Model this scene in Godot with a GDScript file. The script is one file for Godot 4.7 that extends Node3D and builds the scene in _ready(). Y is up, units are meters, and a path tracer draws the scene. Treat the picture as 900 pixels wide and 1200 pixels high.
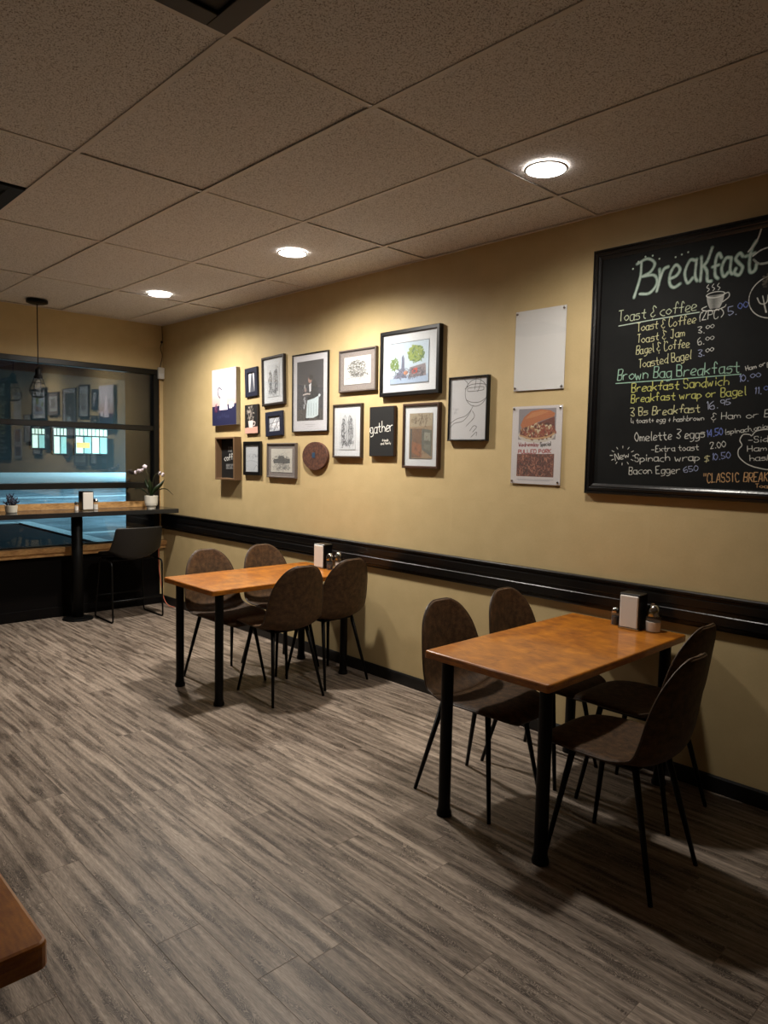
extends Node3D
# A small cafe at night: picture wall along z = 0, street window along x = 0, y up, metres.

const H := 2.827                      # ceiling height
const ROOM_X := 9.2
const ROOM_Z := 6.4
var M := {}                           # materials
var used := {}                        # names taken at top level
var rng := RandomNumberGenerator.new()

# ------------------------------------------------------------------ naming
func numbered(called: String) -> String:
	if not used.has(called):
		used[called] = 0
		return called
	used[called] += 1
	return "%s_%03d" % [called, used[called]]

func tag(o: Node3D, label: String, category: String, group := "") -> Node3D:
	o.set_meta("label", label)
	o.set_meta("category", category)
	if group != "":
		o.set_meta("group", group)
	return o

func thing(called: String, label: String, category: String, at := Vector3.ZERO, turn := 0.0, group := "") -> Node3D:
	var o := Node3D.new()
	o.name = numbered(called)
	add_child(o)
	o.position = at
	o.rotation.y = turn
	return tag(o, label, category, group)

func structure(called: String, label := "", category := "") -> Node3D:
	var o := Node3D.new()
	o.name = numbered(called)
	add_child(o)
	o.set_meta("kind", "structure")
	if label != "":
		tag(o, label, category)
	return o

func put(called: String, mesh: Mesh, mat: Material, parent: Node3D, at := Vector3.ZERO) -> MeshInstance3D:
	var o := MeshInstance3D.new()
	o.name = called
	o.mesh = mesh
	o.material_override = mat
	o.position = at
	parent.add_child(o, true)
	return o

func copy(o: Node3D, at: Vector3, turn: float, label: String) -> Node3D:
	var c: Node3D = o.duplicate()
	c.name = numbered(o.name)
	add_child(c)
	c.position = at
	c.rotation.y = turn
	c.set_meta("label", label)
	return c

# ------------------------------------------------------------------ mesh helpers (points run counter-clockwise seen from outside)
func begin(smooth := false) -> SurfaceTool:
	var st := SurfaceTool.new()
	st.begin(Mesh.PRIMITIVE_TRIANGLES)
	st.set_smooth_group(0 if smooth else -1)
	return st

func done(st: SurfaceTool) -> ArrayMesh:
	st.generate_normals()
	return st.commit()

func tri(st: SurfaceTool, a: Vector3, b: Vector3, c: Vector3, ua := Vector2.ZERO, ub := Vector2.ZERO, uc := Vector2.ZERO) -> void:
	st.set_uv(ua); st.add_vertex(a)
	st.set_uv(uc); st.add_vertex(c)
	st.set_uv(ub); st.add_vertex(b)

func quad(st: SurfaceTool, a: Vector3, b: Vector3, c: Vector3, d: Vector3) -> void:
	tri(st, a, b, c)
	tri(st, a, c, d)

func quad_uv(st: SurfaceTool, a: Vector3, b: Vector3, c: Vector3, d: Vector3, r := Rect2(0, 0, 1, 1)) -> void:
	var e := r.end
	var p := r.position
	tri(st, a, b, c, Vector2(p.x, e.y), e, Vector2(e.x, p.y))
	tri(st, a, c, d, Vector2(p.x, e.y), Vector2(e.x, p.y), p)

func face(st: SurfaceTool, pts: Array, out: Vector3) -> void:   # a flat polygon turned to face OUT
	var n: Vector3 = (pts[1] - pts[0]).cross(pts[2] - pts[0])
	if n.dot(out) < 0:
		pts.reverse()
	for i in range(1, pts.size() - 1):
		tri(st, pts[0], pts[i], pts[i + 1])

func box(st: SurfaceTool, c: Vector3, s: Vector3, bev := 0.0) -> void:
	var h := s / 2
	var b := minf(bev, minf(h.x, minf(h.y, h.z)) * 0.9)
	for ax in 3:
		var u := (ax + 1) % 3
		var v := (ax + 2) % 3
		for sg in [-1.0, 1.0]:
			var pts := []
			for q in [[-1, -1], [1, -1], [1, 1], [-1, 1]]:
				var p := Vector3.ZERO
				p[ax] = sg * h[ax]
				p[u] = q[0] * (h[u] - b)
				p[v] = q[1] * (h[v] - b)
				pts.append(c + p)
			var out := Vector3.ZERO
			out[ax] = sg
			face(st, pts, out)
	if b <= 0.0:
		return
	for ax in 3:
		var u := (ax + 1) % 3
		var v := (ax + 2) % 3
		for su in [-1.0, 1.0]:
			for sv in [-1.0, 1.0]:
				var pts := []
				for q in [[-1, 0], [1, 0], [1, 1], [-1, 1]]:
					var p := Vector3.ZERO
					p[ax] = q[0] * (h[ax] - b)
					p[u] = su * (h[u] - (b if q[1] else 0.0))
					p[v] = sv * (h[v] - (0.0 if q[1] else b))
					pts.append(c + p)
				var out := Vector3.ZERO
				out[u] = su
				out[v] = sv
				face(st, pts, out)
	for sx in [-1.0, 1.0]:
		for sy in [-1.0, 1.0]:
			for sz in [-1.0, 1.0]:
				var k := Vector3(sx, sy, sz)
				face(st, [c + k * (h - Vector3(0, b, b)), c + k * (h - Vector3(b, 0, b)), c + k * (h - Vector3(b, b, 0))], k)

func box_mesh(s: Vector3, bev := 0.0, c := Vector3.ZERO) -> ArrayMesh:
	var st := begin()
	box(st, c, s, bev)
	return done(st)

func span(lo: Vector3, hi: Vector3, bev := 0.0) -> ArrayMesh:
	return box_mesh(hi - lo, bev, (lo + hi) / 2)

func tube(st: SurfaceTool, path: Array, radii: Array, n := 8, closed := false, caps := true) -> void:
	var rings := []
	var cnt := path.size()
	var last_x := Vector3.ZERO
	for i in cnt:
		var a: Vector3 = path[(i - 1 + cnt) % cnt] if closed else path[maxi(i - 1, 0)]
		var b: Vector3 = path[(i + 1) % cnt] if closed else path[mini(i + 1, cnt - 1)]
		var d := (b - a).normalized()
		var x := last_x - d * last_x.dot(d)
		if x.length() < 0.01:
			x = d.cross(Vector3.UP if absf(d.y) < 0.9 else Vector3.RIGHT)
		x = x.normalized()
		last_x = x
		var y := d.cross(x)
		var r: float = radii[mini(i, radii.size() - 1)]
		var ring := []
		for k in n:
			var t := TAU * k / n
			ring.append(path[i] + (x * cos(t) + y * sin(t)) * r)
		rings.append(ring)
	for i in (cnt if closed else cnt - 1):
		var p: Array = rings[i]
		var q: Array = rings[(i + 1) % cnt]
		for k in n:
			quad(st, p[k], p[(k + 1) % n], q[(k + 1) % n], q[k])
	if caps and not closed:
		for k in range(1, n - 1):
			tri(st, rings[0][0], rings[0][k + 1], rings[0][k])
			tri(st, rings[-1][0], rings[-1][k], rings[-1][k + 1])

func tube_mesh(path: Array, radii: Array, n := 8, closed := false) -> ArrayMesh:
	var st := begin(true)
	tube(st, path, radii, n, closed)
	return done(st)

func lathe(st: SurfaceTool, prof: Array, n := 24, at := Vector3.ZERO) -> void:   # prof: Vector2(radius, height) from the bottom up
	for i in prof.size() - 1:
		for k in n:
			var a := TAU * k / n
			var b := TAU * (k + 1) / n
			var da := Vector3(cos(a), 0, -sin(a))
			var db := Vector3(cos(b), 0, -sin(b))
			var p: Vector2 = prof[i]
			var q: Vector2 = prof[i + 1]
			var a0: Vector3 = at + da * p.x + Vector3.UP * p.y
			var b0: Vector3 = at + db * p.x + Vector3.UP * p.y
			var a1: Vector3 = at + da * q.x + Vector3.UP * q.y
			var b1: Vector3 = at + db * q.x + Vector3.UP * q.y
			if p.x > 0.0:
				tri(st, a0, b0, b1)
			if q.x > 0.0:
				tri(st, a0, b1, a1)

func lathe_mesh(prof: Array, n := 24, smooth := false) -> ArrayMesh:
	var st := begin(smooth)
	lathe(st, prof, n)
	return done(st)

func ring_frame(w: float, h: float, prof: Array) -> ArrayMesh:   # a mitred frame in the xy plane; prof: Vector2(inset from the outer edge, z)
	var st := begin()
	for i in prof.size() - 1:
		var p: Vector2 = prof[i]
		var q: Vector2 = prof[i + 1]
		for k in 4:
			var c := []
			for g in [[p, k], [p, k + 1], [q, k + 1], [q, k]]:
				var sx: float = [-1, 1, 1, -1][g[1] % 4]
				var sy: float = [-1, -1, 1, 1][g[1] % 4]
				c.append(Vector3(sx * (w / 2 - g[0].x), sy * (h / 2 - g[0].x), g[0].y))
			quad(st, c[0], c[1], c[2], c[3])
	return done(st)

func panel_mesh(w: float, h: float) -> ArrayMesh:   # a thin board facing +z with the print's uv on its front
	var st := begin()
	box(st, Vector3(0, 0, -0.0015), Vector3(w, h, 0.002))
	var a := Vector3(-w / 2, -h / 2, 0)
	quad_uv(st, a, a + Vector3(w, 0, 0), a + Vector3(w, h, 0), a + Vector3(0, h, 0))
	return done(st)

func sweep_x(prof: Array, x0: float, x1: float) -> ArrayMesh:   # prof: Vector2(z, y), counter-clockwise seen from +x
	var st := begin()
	var n := prof.size()
	var mid := Vector2.ZERO
	for p in prof:
		mid += p / n
	for i in n:
		var p: Vector2 = prof[i]
		var q: Vector2 = prof[(i + 1) % n]
		var e := q - p
		face(st, [Vector3(x0, p.y, p.x), Vector3(x1, p.y, p.x), Vector3(x1, q.y, q.x), Vector3(x0, q.y, q.x)], Vector3(0, -e.x, e.y) if e.cross((p + q) / 2 - mid) < 0 else Vector3(0, e.x, -e.y))
	for s in [[x0, -1.0], [x1, 1.0]]:
		var idx := Geometry2D.triangulate_polygon(PackedVector2Array(prof))
		for i in range(0, idx.size(), 3):
			var pts := []
			for k in 3:
				pts.append(Vector3(s[0], prof[idx[i + k]].y, prof[idx[i + k]].x))
			face(st, pts, Vector3(s[1], 0, 0))
	return done(st)

func smooth_path(pts: Array, per := 6, closed := false) -> Array:   # Catmull-Rom through vectors of any kind
	var out := []
	var n := pts.size()
	for i in (n if closed else n - 1):
		var p1 = pts[i]
		var p2 = pts[(i + 1) % n]
		var p0 = pts[(i - 1 + n) % n] if closed or i > 0 else p1 * 2.0 - p2
		var p3 = pts[(i + 2) % n] if closed or i + 2 < n else p2 * 2.0 - p1
		for k in per:
			var t := float(k) / per
			out.append(0.5 * (2.0 * p1 + (p2 - p0) * t + (2.0 * p0 - 5.0 * p1 + 4.0 * p2 - p3) * t * t + (3.0 * p1 - p0 - 3.0 * p2 + p3) * t * t * t))
	if not closed:
		out.append(pts[-1])
	return out

# A padded shell: rows of Vector4(x, y, half width, lift of the sides); returns [mesh, rim points]
func shell(rows: Array, thick: float, nv := 14, per := 4) -> Array:
	var r := smooth_path(rows, per)
	var nu := r.size()
	var up := []
	var dn := []
	var mid := []
	for i in nu:
		var a: Vector4 = r[maxi(i - 1, 0)]
		var b: Vector4 = r[mini(i + 1, nu - 1)]
		var t := Vector2(b.x - a.x, b.y - a.y).normalized()
		var n := Vector3(t.y, -t.x, 0)      # seat side: up, and forward on the back
		var c: Vector4 = r[i]
		var ru := []
		var rd := []
		var rm := []
		for j in nv + 1:
			var f := sin((2.0 * j / nv - 1.0) * PI / 2)
			var p := Vector3(c.x, c.y, f * c.z) + n * c.w * pow(absf(f), 2.4)
			var ends := minf(1.0, minf(i + 0.35, nu - 0.65 - i) / 2.2)
			var th := thick * sqrt(maxf(0.0, 1.0 - pow(absf(f), 6.0))) * sqrt(clampf(ends, 0.05, 1.0))
			ru.append(p + n * th * 0.62)
			rd.append(p - n * th * 0.38)
			rm.append(p)
		up.append(ru); dn.append(rd); mid.append(rm)
	var st := begin(true)
	for i in nu - 1:
		for j in nv:
			quad(st, up[i][j], up[i][j + 1], up[i + 1][j + 1], up[i + 1][j])
			quad(st, dn[i][j], dn[i + 1][j], dn[i + 1][j + 1], dn[i][j + 1])
	for j in nv:
		quad(st, up[0][j], dn[0][j], dn[0][j + 1], up[0][j + 1])
		quad(st, up[nu - 1][j], up[nu - 1][j + 1], dn[nu - 1][j + 1], dn[nu - 1][j])
	return [done(st), mid]

# ------------------------------------------------------------------ drawing on images (print, lettering, grain)
func new_image(w: int, h: int, c: Color) -> Image:
	var im := Image.create(w, h, false, Image.FORMAT_RGB8)
	im.fill(c)
	return im

func dot(im: Image, x: float, y: float, r: float, c: Color, a := 1.0) -> void:
	var w := im.get_width()
	var h := im.get_height()
	for j in range(maxi(0, int(y - r - 1)), mini(h, int(y + r + 2))):
		for i in range(maxi(0, int(x - r - 1)), mini(w, int(x + r + 2))):
			var k := clampf(r + 0.5 - Vector2(i + 0.5 - x, j + 0.5 - y).length(), 0.0, 1.0) * a
			if k > 0.01:
				im.set_pixel(i, j, im.get_pixel(i, j).lerp(c, k))

func stroke(im: Image, pts: Array, r: float, c: Color, a := 1.0, grain := 0.0) -> void:   # pts in pixels
	for i in pts.size() - 1:
		var p: Vector2 = pts[i]
		var q: Vector2 = pts[i + 1]
		var n := maxi(1, int(p.distance_to(q) / maxf(0.7, r * 0.6)))
		for k in n:
			var s := p.lerp(q, float(k) / n)
			dot(im, s.x, s.y, r, c, a * (1.0 - grain * rng.randf()))

func line(im: Image, pts: Array, r: float, c: Color, a := 1.0, soft := true) -> void:    # pts in parts of the image's size
	var s := Vector2(im.get_width(), im.get_height())
	var px := []
	for i in range(0, pts.size(), 2):
		px.append(Vector2(pts[i], pts[i + 1]) * s)
	stroke(im, smooth_path(px, 5) if soft and px.size() > 2 else px, r, c, a)

func fill(im: Image, pts: Array, c: Color, a := 1.0) -> void:     # polygon, pts in parts of the image's size
	var w := im.get_width()
	var h := im.get_height()
	var n := pts.size() / 2
	for j in h:
		var y := (j + 0.5) / h
		var xs := []
		for i in n:
			var k := (i + 1) % n
			var ya: float = pts[i * 2 + 1]
			var yb: float = pts[k * 2 + 1]
			if (ya > y) != (yb > y):
				xs.append(lerpf(pts[i * 2], pts[k * 2], (y - ya) / (yb - ya)) * w)
		xs.sort()
		for i in range(0, xs.size() - 1, 2):
			for x in range(maxi(0, roundi(xs[i])), mini(w, roundi(xs[i + 1]))):
				im.set_pixel(x, j, im.get_pixel(x, j).lerp(c, a))

func oval(im: Image, cx: float, cy: float, rx: float, ry: float, c: Color, a := 1.0) -> void:
	var pts := []
	for k in 24:
		pts.append(cx + cos(TAU * k / 24) * rx)
		pts.append(cy + sin(TAU * k / 24) * ry)
	fill(im, pts, c, a)

func scribble(im: Image, cx: float, cy: float, rx: float, ry: float, n: int, c: Color, r := 0.6, a := 0.6, reach := 0.06) -> void:
	for i in n:
		var t := rng.randf() * TAU
		var k := sqrt(rng.randf())
		var x := cx + cos(t) * k * rx
		var y := cy + sin(t) * k * ry
		line(im, [x, y, x + rng.randf_range(-reach, reach), y + rng.randf_range(-reach, reach), x + rng.randf_range(-reach, reach), y + rng.randf_range(-reach, reach)], r, c, a * rng.randf_range(0.4, 1.0))

# hand lettering: each glyph is strokes of x, y digits on a grid; capitals stand on row 6 and reach row 0, small letters row 3, tails row 8
const GLYPH := {
	"a": "4313040516364543 434656", "b": "0006 042344452606", "c": "432304052646", "d": "432304052645 404656", "e": "05443313051646", "f": "41302126 0343",
	"g": "431304163645 43472808", "h": "0006 04234446", "i": "1316 1112", "j": "232708 2122", "k": "0006 4305 1446", "l": "101526", "m": "0306 04132426 24334446",
	"n": "0306 04234446", "o": "23040526454423", "p": "0308 042344452606", "q": "432304052645 4348", "r": "0306 042343", "s": "43130434453606", "t": "21253646 0343",
	"u": "03052645 4346", "v": "032643", "w": "0316243643", "x": "0346 4306", "y": "0326 4318", "z": "03430646",
	"A": "062046 1434", "B": "0006 0030413303 0333453606", "C": "4130100204163645", "D": "0006 00304244453606", "E": "4000 0006 0646 0333", "F": "4000 0006 0333", "G": "41301002041636454424", "H": "0006 4046 0343",
	"I": "2026", "J": "1040 30352605", "K": "0006 4003 1346", "L": "00060646", "M": "0600234046", "N": "06004640", "O": "20020426444220", "P": "0006 0030423303", "R": "0006 0030413303 1346",
	"S": "41301001133345361605", "T": "0040 2026", "U": "000516364540", "W": "0016233640", "Y": "0023 4023 2326",
	"0": "20020426444220", "1": "112026", "2": "0110304106 0646", "3": "0030411323 2334453605", "4": "300444 3036", "5": "4000 0003 0323444516 1605", "6": "30020516364533 3304", "8": "20012345260523 41 4120", "9": "43130110304146",
	"&": "41201123 2304052645 2728", "(": "30121426 2636", ")": "10323416", ".": "1616", ",": "1607", "-": "0444", "+": "2226 0444", "$": "4111032345 4506 2027", "\"": "1012 3032", "'": "1012", ">": "000545 334547", "~": "0413243443", "/": "4006", "!": "1014 1616"}


func letters(im: Image, text: String, a: Vector2, b: Vector2, cap: float, r: float, c: Color, wob := 0.05, soft := true, grain := 0.35) -> void:   # baseline from a to b in pixels
	var adv := []
	var total := 0.0
	for ch in text:
		var w := 0.62 if ch == " " else 0.5 if ch in "il.,'!1(" else 1.25 if ch in "mwMW" else 1.0
		adv.append(w)
		total += w
	var unit := a.distance_to(b) / total
	var dx := (b - a).normalized()
	var dy := Vector2(-dx.y, dx.x)
	var at := 0.0
	for i in text.length():
		var ch := text[i]
		if GLYPH.has(ch):
			var gx: float = unit * adv[i] * 0.74
			var tilt := rng.randf_range(-0.06, 0.12)
			var lift := rng.randf_range(-wob, wob) * cap
			for s in GLYPH[ch].split(" ", false):
				var pts := []
				for k in range(0, s.length() - 1, 2):
					var fx := int(s[k]) / 4.0
					var fy := (int(s[k + 1]) - 6) / 6.0
					if ch in "il.,'!1":
						fx = int(s[k]) / 2.5
					pts.append(a + dx * (at + fx * gx - fy * tilt * cap + rng.randf_range(-wob, wob) * cap * 0.5) + dy * (fy * cap + lift + rng.randf_range(-wob, wob) * cap * 0.5))
				if pts.size() == 1:
					pts.append(pts[0])
				stroke(im, smooth_path(pts, 5) if soft and pts.size() > 2 else pts, r, c, 0.95, grain)
				if pts.size() == 2 and pts[0].distance_to(pts[1]) < r * 1.5:
					dot(im, pts[0].x, pts[0].y, r * 1.2, c)
		at += unit * adv[i]

func tex(im: Image) -> ImageTexture:
	return ImageTexture.create_from_image(im)

func noise(freq: float, w: int, h: int, sd: int, octaves := 4) -> Image:
	var f := FastNoiseLite.new()
	f.seed = sd
	f.frequency = freq
	f.fractal_octaves = octaves
	var im := f.get_image(w, h)
	im.convert(Image.FORMAT_L8)
	return im

func speck(im: Image, cols: Array, n: int, r0: float, r1: float) -> void:
	for i in n:
		var c: Color = cols[rng.randi() % cols.size()]
		dot(im, rng.randf() * im.get_width(), rng.randf() * im.get_height(), rng.randf_range(r0, r1), c, rng.randf_range(0.35, 1.0))

# ------------------------------------------------------------------ materials
func mat(c: Color, rough := 0.6, metal := 0.0, spec := 0.5) -> StandardMaterial3D:
	var m := StandardMaterial3D.new()
	m.albedo_color = c
	m.roughness = rough
	m.metallic = metal
	m.metallic_specular = spec
	return m

func printed(im: Image, rough := 0.6) -> StandardMaterial3D:
	var m := mat(Color.WHITE, rough)
	m.albedo_texture = tex(im)
	return m

func world_tex(m: StandardMaterial3D, t: Texture2D, metres: float, in_world := true) -> void:
	m.albedo_texture = t
	m.uv1_triplanar = true
	m.uv1_world_triplanar = in_world
	m.uv1_scale = Vector3.ONE / metres

func relief(m: StandardMaterial3D, t: Texture2D, cm: float) -> void:
	m.heightmap_enabled = true
	m.heightmap_texture = t
	m.heightmap_scale = cm

func blended(lo: Color, hi: Color, layers: Array, w: int, h: int, gain := 1.0) -> Image:   # noise layers [image, weight] between two colours
	var data := PackedByteArray()
	data.resize(w * h * 3)
	var bufs := []
	var total := 0.0
	for l in layers:
		bufs.append([l[0].get_data(), l[1] / 255.0])
		total += l[1]
	for i in w * h:
		var v := 0.0
		for b in bufs:
			v += b[0][i] * b[1]
		v = clampf((v / total - 0.5) * gain + 0.5, 0.0, 1.0)
		data[i * 3] = int((lo.r + (hi.r - lo.r) * v) * 255)
		data[i * 3 + 1] = int((lo.g + (hi.g - lo.g) * v) * 255)
		data[i * 3 + 2] = int((lo.b + (hi.b - lo.b) * v) * 255)
	return Image.create_from_data(w, h, false, Image.FORMAT_RGB8, data)

func stretched(freq: float, w: int, h: int, sx: int, sd: int, oct := 4) -> Image:
	var im := noise(freq, w / sx, h, sd, oct)
	im.resize(w, h, Image.INTERPOLATE_CUBIC)
	return im

func plank_atlas() -> Image:   # 16 planks of 1024 x 128: limed grey oak, pale pores on darker heartwood
	var w := 2048
	var h := 1024
	var band := stretched(0.035, w, h, 32, 3, 3).get_data()
	var fine := stretched(0.30, w, h, 10, 5, 3).get_data()
	var patch := stretched(0.020, w, h, 7, 7, 3).get_data()
	var warp := stretched(0.016, w, h, 3, 11, 3).get_data()
	var data := PackedByteArray()
	data.resize(w * h * 3)
	var lo := Vector3(58, 49, 42)
	var hi := Vector3(194, 177, 160)
	for j in h:
		var row := j / 128
		var yy := (j % 128) / 128.0 - 0.5
		for i in w:
			var n := j * w + i
			var cell := row * 2 + (i / 1024)
			var cy := sin(cell * 2.3) * 0.22
			var u := (i % 1024) / 1024.0
			var d := (yy - cy) * (yy - cy) * 14.0 + absf(u - 0.5 + 0.3 * sin(cell * 1.7)) * 7.0 + warp[n] / 255.0 * 6.0
			var ring := absf(fmod(d * 3.4, 1.0) - 0.5) * 2.0
			var heart := clampf((patch[n] / 255.0 - 0.52) * 5.0 + 0.15, 0.0, 1.0)
			var v := 0.58 + 0.55 * (band[n] / 255.0 - 0.5) + 0.42 * (fine[n] / 255.0 - 0.5) + 0.05 * sin(cell * 4.1)
			v += heart * (-0.40 + 0.50 * clampf((ring - 0.5) * 2.4, 0.0, 1.0)) + (1.0 - heart) * 0.06 * (ring - 0.5)
			v = clampf(v, 0.0, 1.0)
			data[n * 3] = int(lerpf(lo.x, hi.x, v))
			data[n * 3 + 1] = int(lerpf(lo.y, hi.y, v))
			data[n * 3 + 2] = int(lerpf(lo.z, hi.z, v))
	return Image.create_from_data(w, h, false, Image.FORMAT_RGB8, data)

func make_materials() -> void:
	# painted walls
	M.wall = mat(Color(0.772, 0.685, 0.505), 0.6)
	world_tex(M.wall, tex(blended(Color(0.955, 0.95, 0.94), Color(1, 1, 1), [[noise(0.012, 512, 512, 1), 1.0], [noise(0.2, 512, 512, 2), 0.6]], 512, 512, 1.5)), 1.3)
	relief(M.wall, tex(noise(0.10, 512, 512, 9, 3)), 0.018)
	# ceiling board with pinholes
	var ci := new_image(1024, 1024, Color(0.90, 0.89, 0.88))
	speck(ci, [Color(0.94, 0.92, 0.90)], 5000, 0.8, 2.4)
	speck(ci, [Color(0.26, 0.22, 0.19), Color(0.38, 0.33, 0.28), Color(0.58, 0.52, 0.47)], 15000, 0.8, 2.6)
	for i in 1500:
		var p := Vector2(rng.randf(), rng.randf()) * 1024
		var q := p + Vector2.from_angle(rng.randf() * TAU) * rng.randf_range(4, 10)
		stroke(ci, [p, (p + q) / 2 + Vector2(rng.randf_range(-2, 2), rng.randf_range(-2, 2)), q], 1.2, Color(0.34, 0.29, 0.25), 0.85)
	M.tile = mat(Color.WHITE, 0.95, 0.0, 0.2)
	world_tex(M.tile, tex(ci), 0.61)
	M.tee = mat(Color(0.86, 0.835, 0.81), 0.6)
	# floor planks
	M.plank = printed(plank_atlas(), 0.42)
	M.plank.metallic_specular = 0.35
	M.subfloor = mat(Color(0.10, 0.09, 0.08), 0.9)
	# table veneer
	var wood := blended(Color(0.51, 0.275, 0.02), Color(0.80, 0.50, 0.085), [[stretched(0.03, 1024, 512, 4, 21), 0.9], [stretched(0.30, 1024, 512, 12, 22), 0.8], [noise(0.25, 1024, 512, 23, 2), 0.35], [noise(0.008, 1024, 512, 24, 3), 0.8]], 1024, 512, 1.8)
	M.veneer = printed(wood, 0.5)
	M.veneer.uv1_triplanar = true
	M.veneer.uv1_scale = Vector3(0.9, 0.9, 0.9)
	M.veneer.clearcoat_enabled = true
	M.veneer.clearcoat = 0.7
	M.veneer.clearcoat_roughness = 0.12
	M.black_metal = mat(Color(0.028, 0.026, 0.025), 0.48, 0.0, 0.3)
	M.rail = mat(Color(0.05, 0.045, 0.045), 0.30)
	relief(M.rail, tex(noise(0.05, 256, 256, 31, 2)), 0.05)
	M.rail.uv1_triplanar = true
	M.rail.uv1_scale = Vector3(4, 4, 4)
	M.base = mat(Color(0.040, 0.035, 0.032), 0.5)
	M.panel = mat(Color(0.050, 0.040, 0.037), 0.8, 0.0, 0.2)
	# chairs
	var su := blended(Color(0.185, 0.128, 0.078), Color(0.41, 0.30, 0.195), [[noise(0.02, 512, 512, 41, 4), 1.2], [noise(0.09, 512, 512, 42, 3), 0.7], [noise(0.4, 512, 512, 43, 2), 0.2]], 512, 512, 1.6)
	M.suede = mat(Color.WHITE, 0.62, 0.0, 0.4)
	world_tex(M.suede, tex(su), 0.45, false)
	M.piping = mat(Color(0.24, 0.18, 0.13), 0.4)
	M.leather = mat(Color(0.085, 0.075, 0.068), 0.5)
	# bar
	M.bar = mat(Color(0.13, 0.135, 0.14), 0.16, 0.0, 0.6)
	var pine := blended(Color(0.60, 0.43, 0.25), Color(0.84, 0.66, 0.43), [[stretched(0.02, 512, 256, 4, 51), 1.0], [stretched(0.2, 512, 256, 8, 52), 0.8]], 512, 256, 1.7)
	M.pine = mat(Color.WHITE, 0.45)
	world_tex(M.pine, tex(pine), 0.6)
	M.frame_metal = mat(Color(0.022, 0.022, 0.024), 0.35)
	var g := mat(Color(0.05, 0.06, 0.065, 0.04), 0.01, 0.0, 0.5)
	g.transparency = BaseMaterial3D.TRANSPARENCY_ALPHA
	M.window_glass = g
	var g2 := mat(Color(1, 1, 1, 0.03), 0.03, 0.0, 0.5)
	g2.transparency = BaseMaterial3D.TRANSPARENCY_ALPHA
	M.clear = g2
	M.chrome = mat(Color(0.75, 0.75, 0.75), 0.12, 1.0)
	M.white_plastic = mat(Color(0.82, 0.81, 0.78), 0.4)
	M.paper = mat(Color(0.86, 0.85, 0.83), 0.8)
	M.napkin = mat(Color(0.86, 0.84, 0.81), 0.75)
	M.ceramic = mat(Color(0.84, 0.82, 0.77), 0.25)
	M.black_plastic = mat(Color(0.03, 0.03, 0.03), 0.3)
	M.salt = mat(Color(0.88, 0.86, 0.83), 0.9)
	M.pepper = mat(Color(0.16, 0.13, 0.11), 0.9)
	M.leaf = mat(Color(0.10, 0.16, 0.06), 0.4)
	M.sprig = mat(Color(0.23, 0.24, 0.31), 0.7)
	M.stem = mat(Color(0.20, 0.20, 0.08), 0.6)
	M.petal = mat(Color(0.93, 0.88, 0.92), 0.6)
	M.soil = mat(Color(0.07, 0.05, 0.04), 0.95)
	M.cord = mat(Color(0.76, 0.42, 0.32), 0.5)
	M.wire = mat(Color(0.10, 0.07, 0.05), 0.6)
	M.grille = mat(Color(0.020, 0.020, 0.021), 0.5)
	M.grille_core = mat(Color(0.05, 0.05, 0.052), 0.6)
	M.lamp_trim = mat(Color(0.85, 0.85, 0.84), 0.5)
	M.asphalt = mat(Color(0.50, 0.52, 0.53), 0.85)
	world_tex(M.asphalt, tex(blended(Color(0.55, 0.55, 0.55), Color(1, 1, 1), [[noise(0.01, 512, 512, 61), 1.2], [noise(0.3, 512, 512, 62, 2), 0.5]], 512, 512, 1.8)), 7.0)
	M.concrete = mat(Color(0.80, 0.80, 0.78), 0.9)
	world_tex(M.concrete, tex(blended(Color(0.82, 0.82, 0.82), Color(1, 1, 1), [[noise(0.02, 256, 256, 63), 1.0], [noise(0.3, 256, 256, 64, 2), 0.5]], 256, 256, 1.5)), 3.0)
	M.bed = mat(Color(0.045, 0.045, 0.042), 0.95, 0.0, 0.2)
	M.stucco = mat(Color(0.24, 0.245, 0.245), 0.9)
	M.facade = mat(Color(0.12, 0.11, 0.095), 0.9)

func emit(c: Color, e: float) -> StandardMaterial3D:
	var m := mat(c, 0.5)
	m.emission_enabled = true
	m.emission = c
	m.emission_energy_multiplier = e
	return m

# ------------------------------------------------------------------ scene
func _ready() -> void:
	rng.seed = 20240611
	camera_sky()
	make_materials()
	room()
	window_wall()
	outside()
	ceiling_lights()
	tables_and_chairs()
	bar_things()
	table_things()
	gallery()
	chalkboard()

func camera_sky() -> void:
	var cam := Camera3D.new()
	cam.name = "camera"
	cam.fov = 71.543
	cam.near = 0.05
	cam.far = 300.0
	cam.transform = Transform3D(Basis(Vector3(0.69207, 0.0208, -0.72153), Vector3(-0.06988, 0.99682, -0.03829), Vector3(0.71844, 0.07692, 0.69132)).orthonormalized(), Vector3(6.8337, 1.5544, 3.4222))
	add_child(cam)
	cam.current = true
	var we := WorldEnvironment.new()
	we.name = "night"
	var env := Environment.new()
	env.background_mode = Environment.BG_COLOR
	env.background_color = Color(0.02, 0.025, 0.035)
	env.tonemap_mode = Environment.TONE_MAPPER_LINEAR
	env.tonemap_exposure = 2.55
	env.sdfgi_enabled = true
	env.ssao_enabled = true
	env.ssil_enabled = true
	we.environment = env
	add_child(we)

const LAMPS := [[1.333, 0.695, 2.25], [3.098, 0.675, 2.5], [4.984, 0.701, 0.88], [2.2, 4.75, 0.15]]   # x, z, energy

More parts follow.
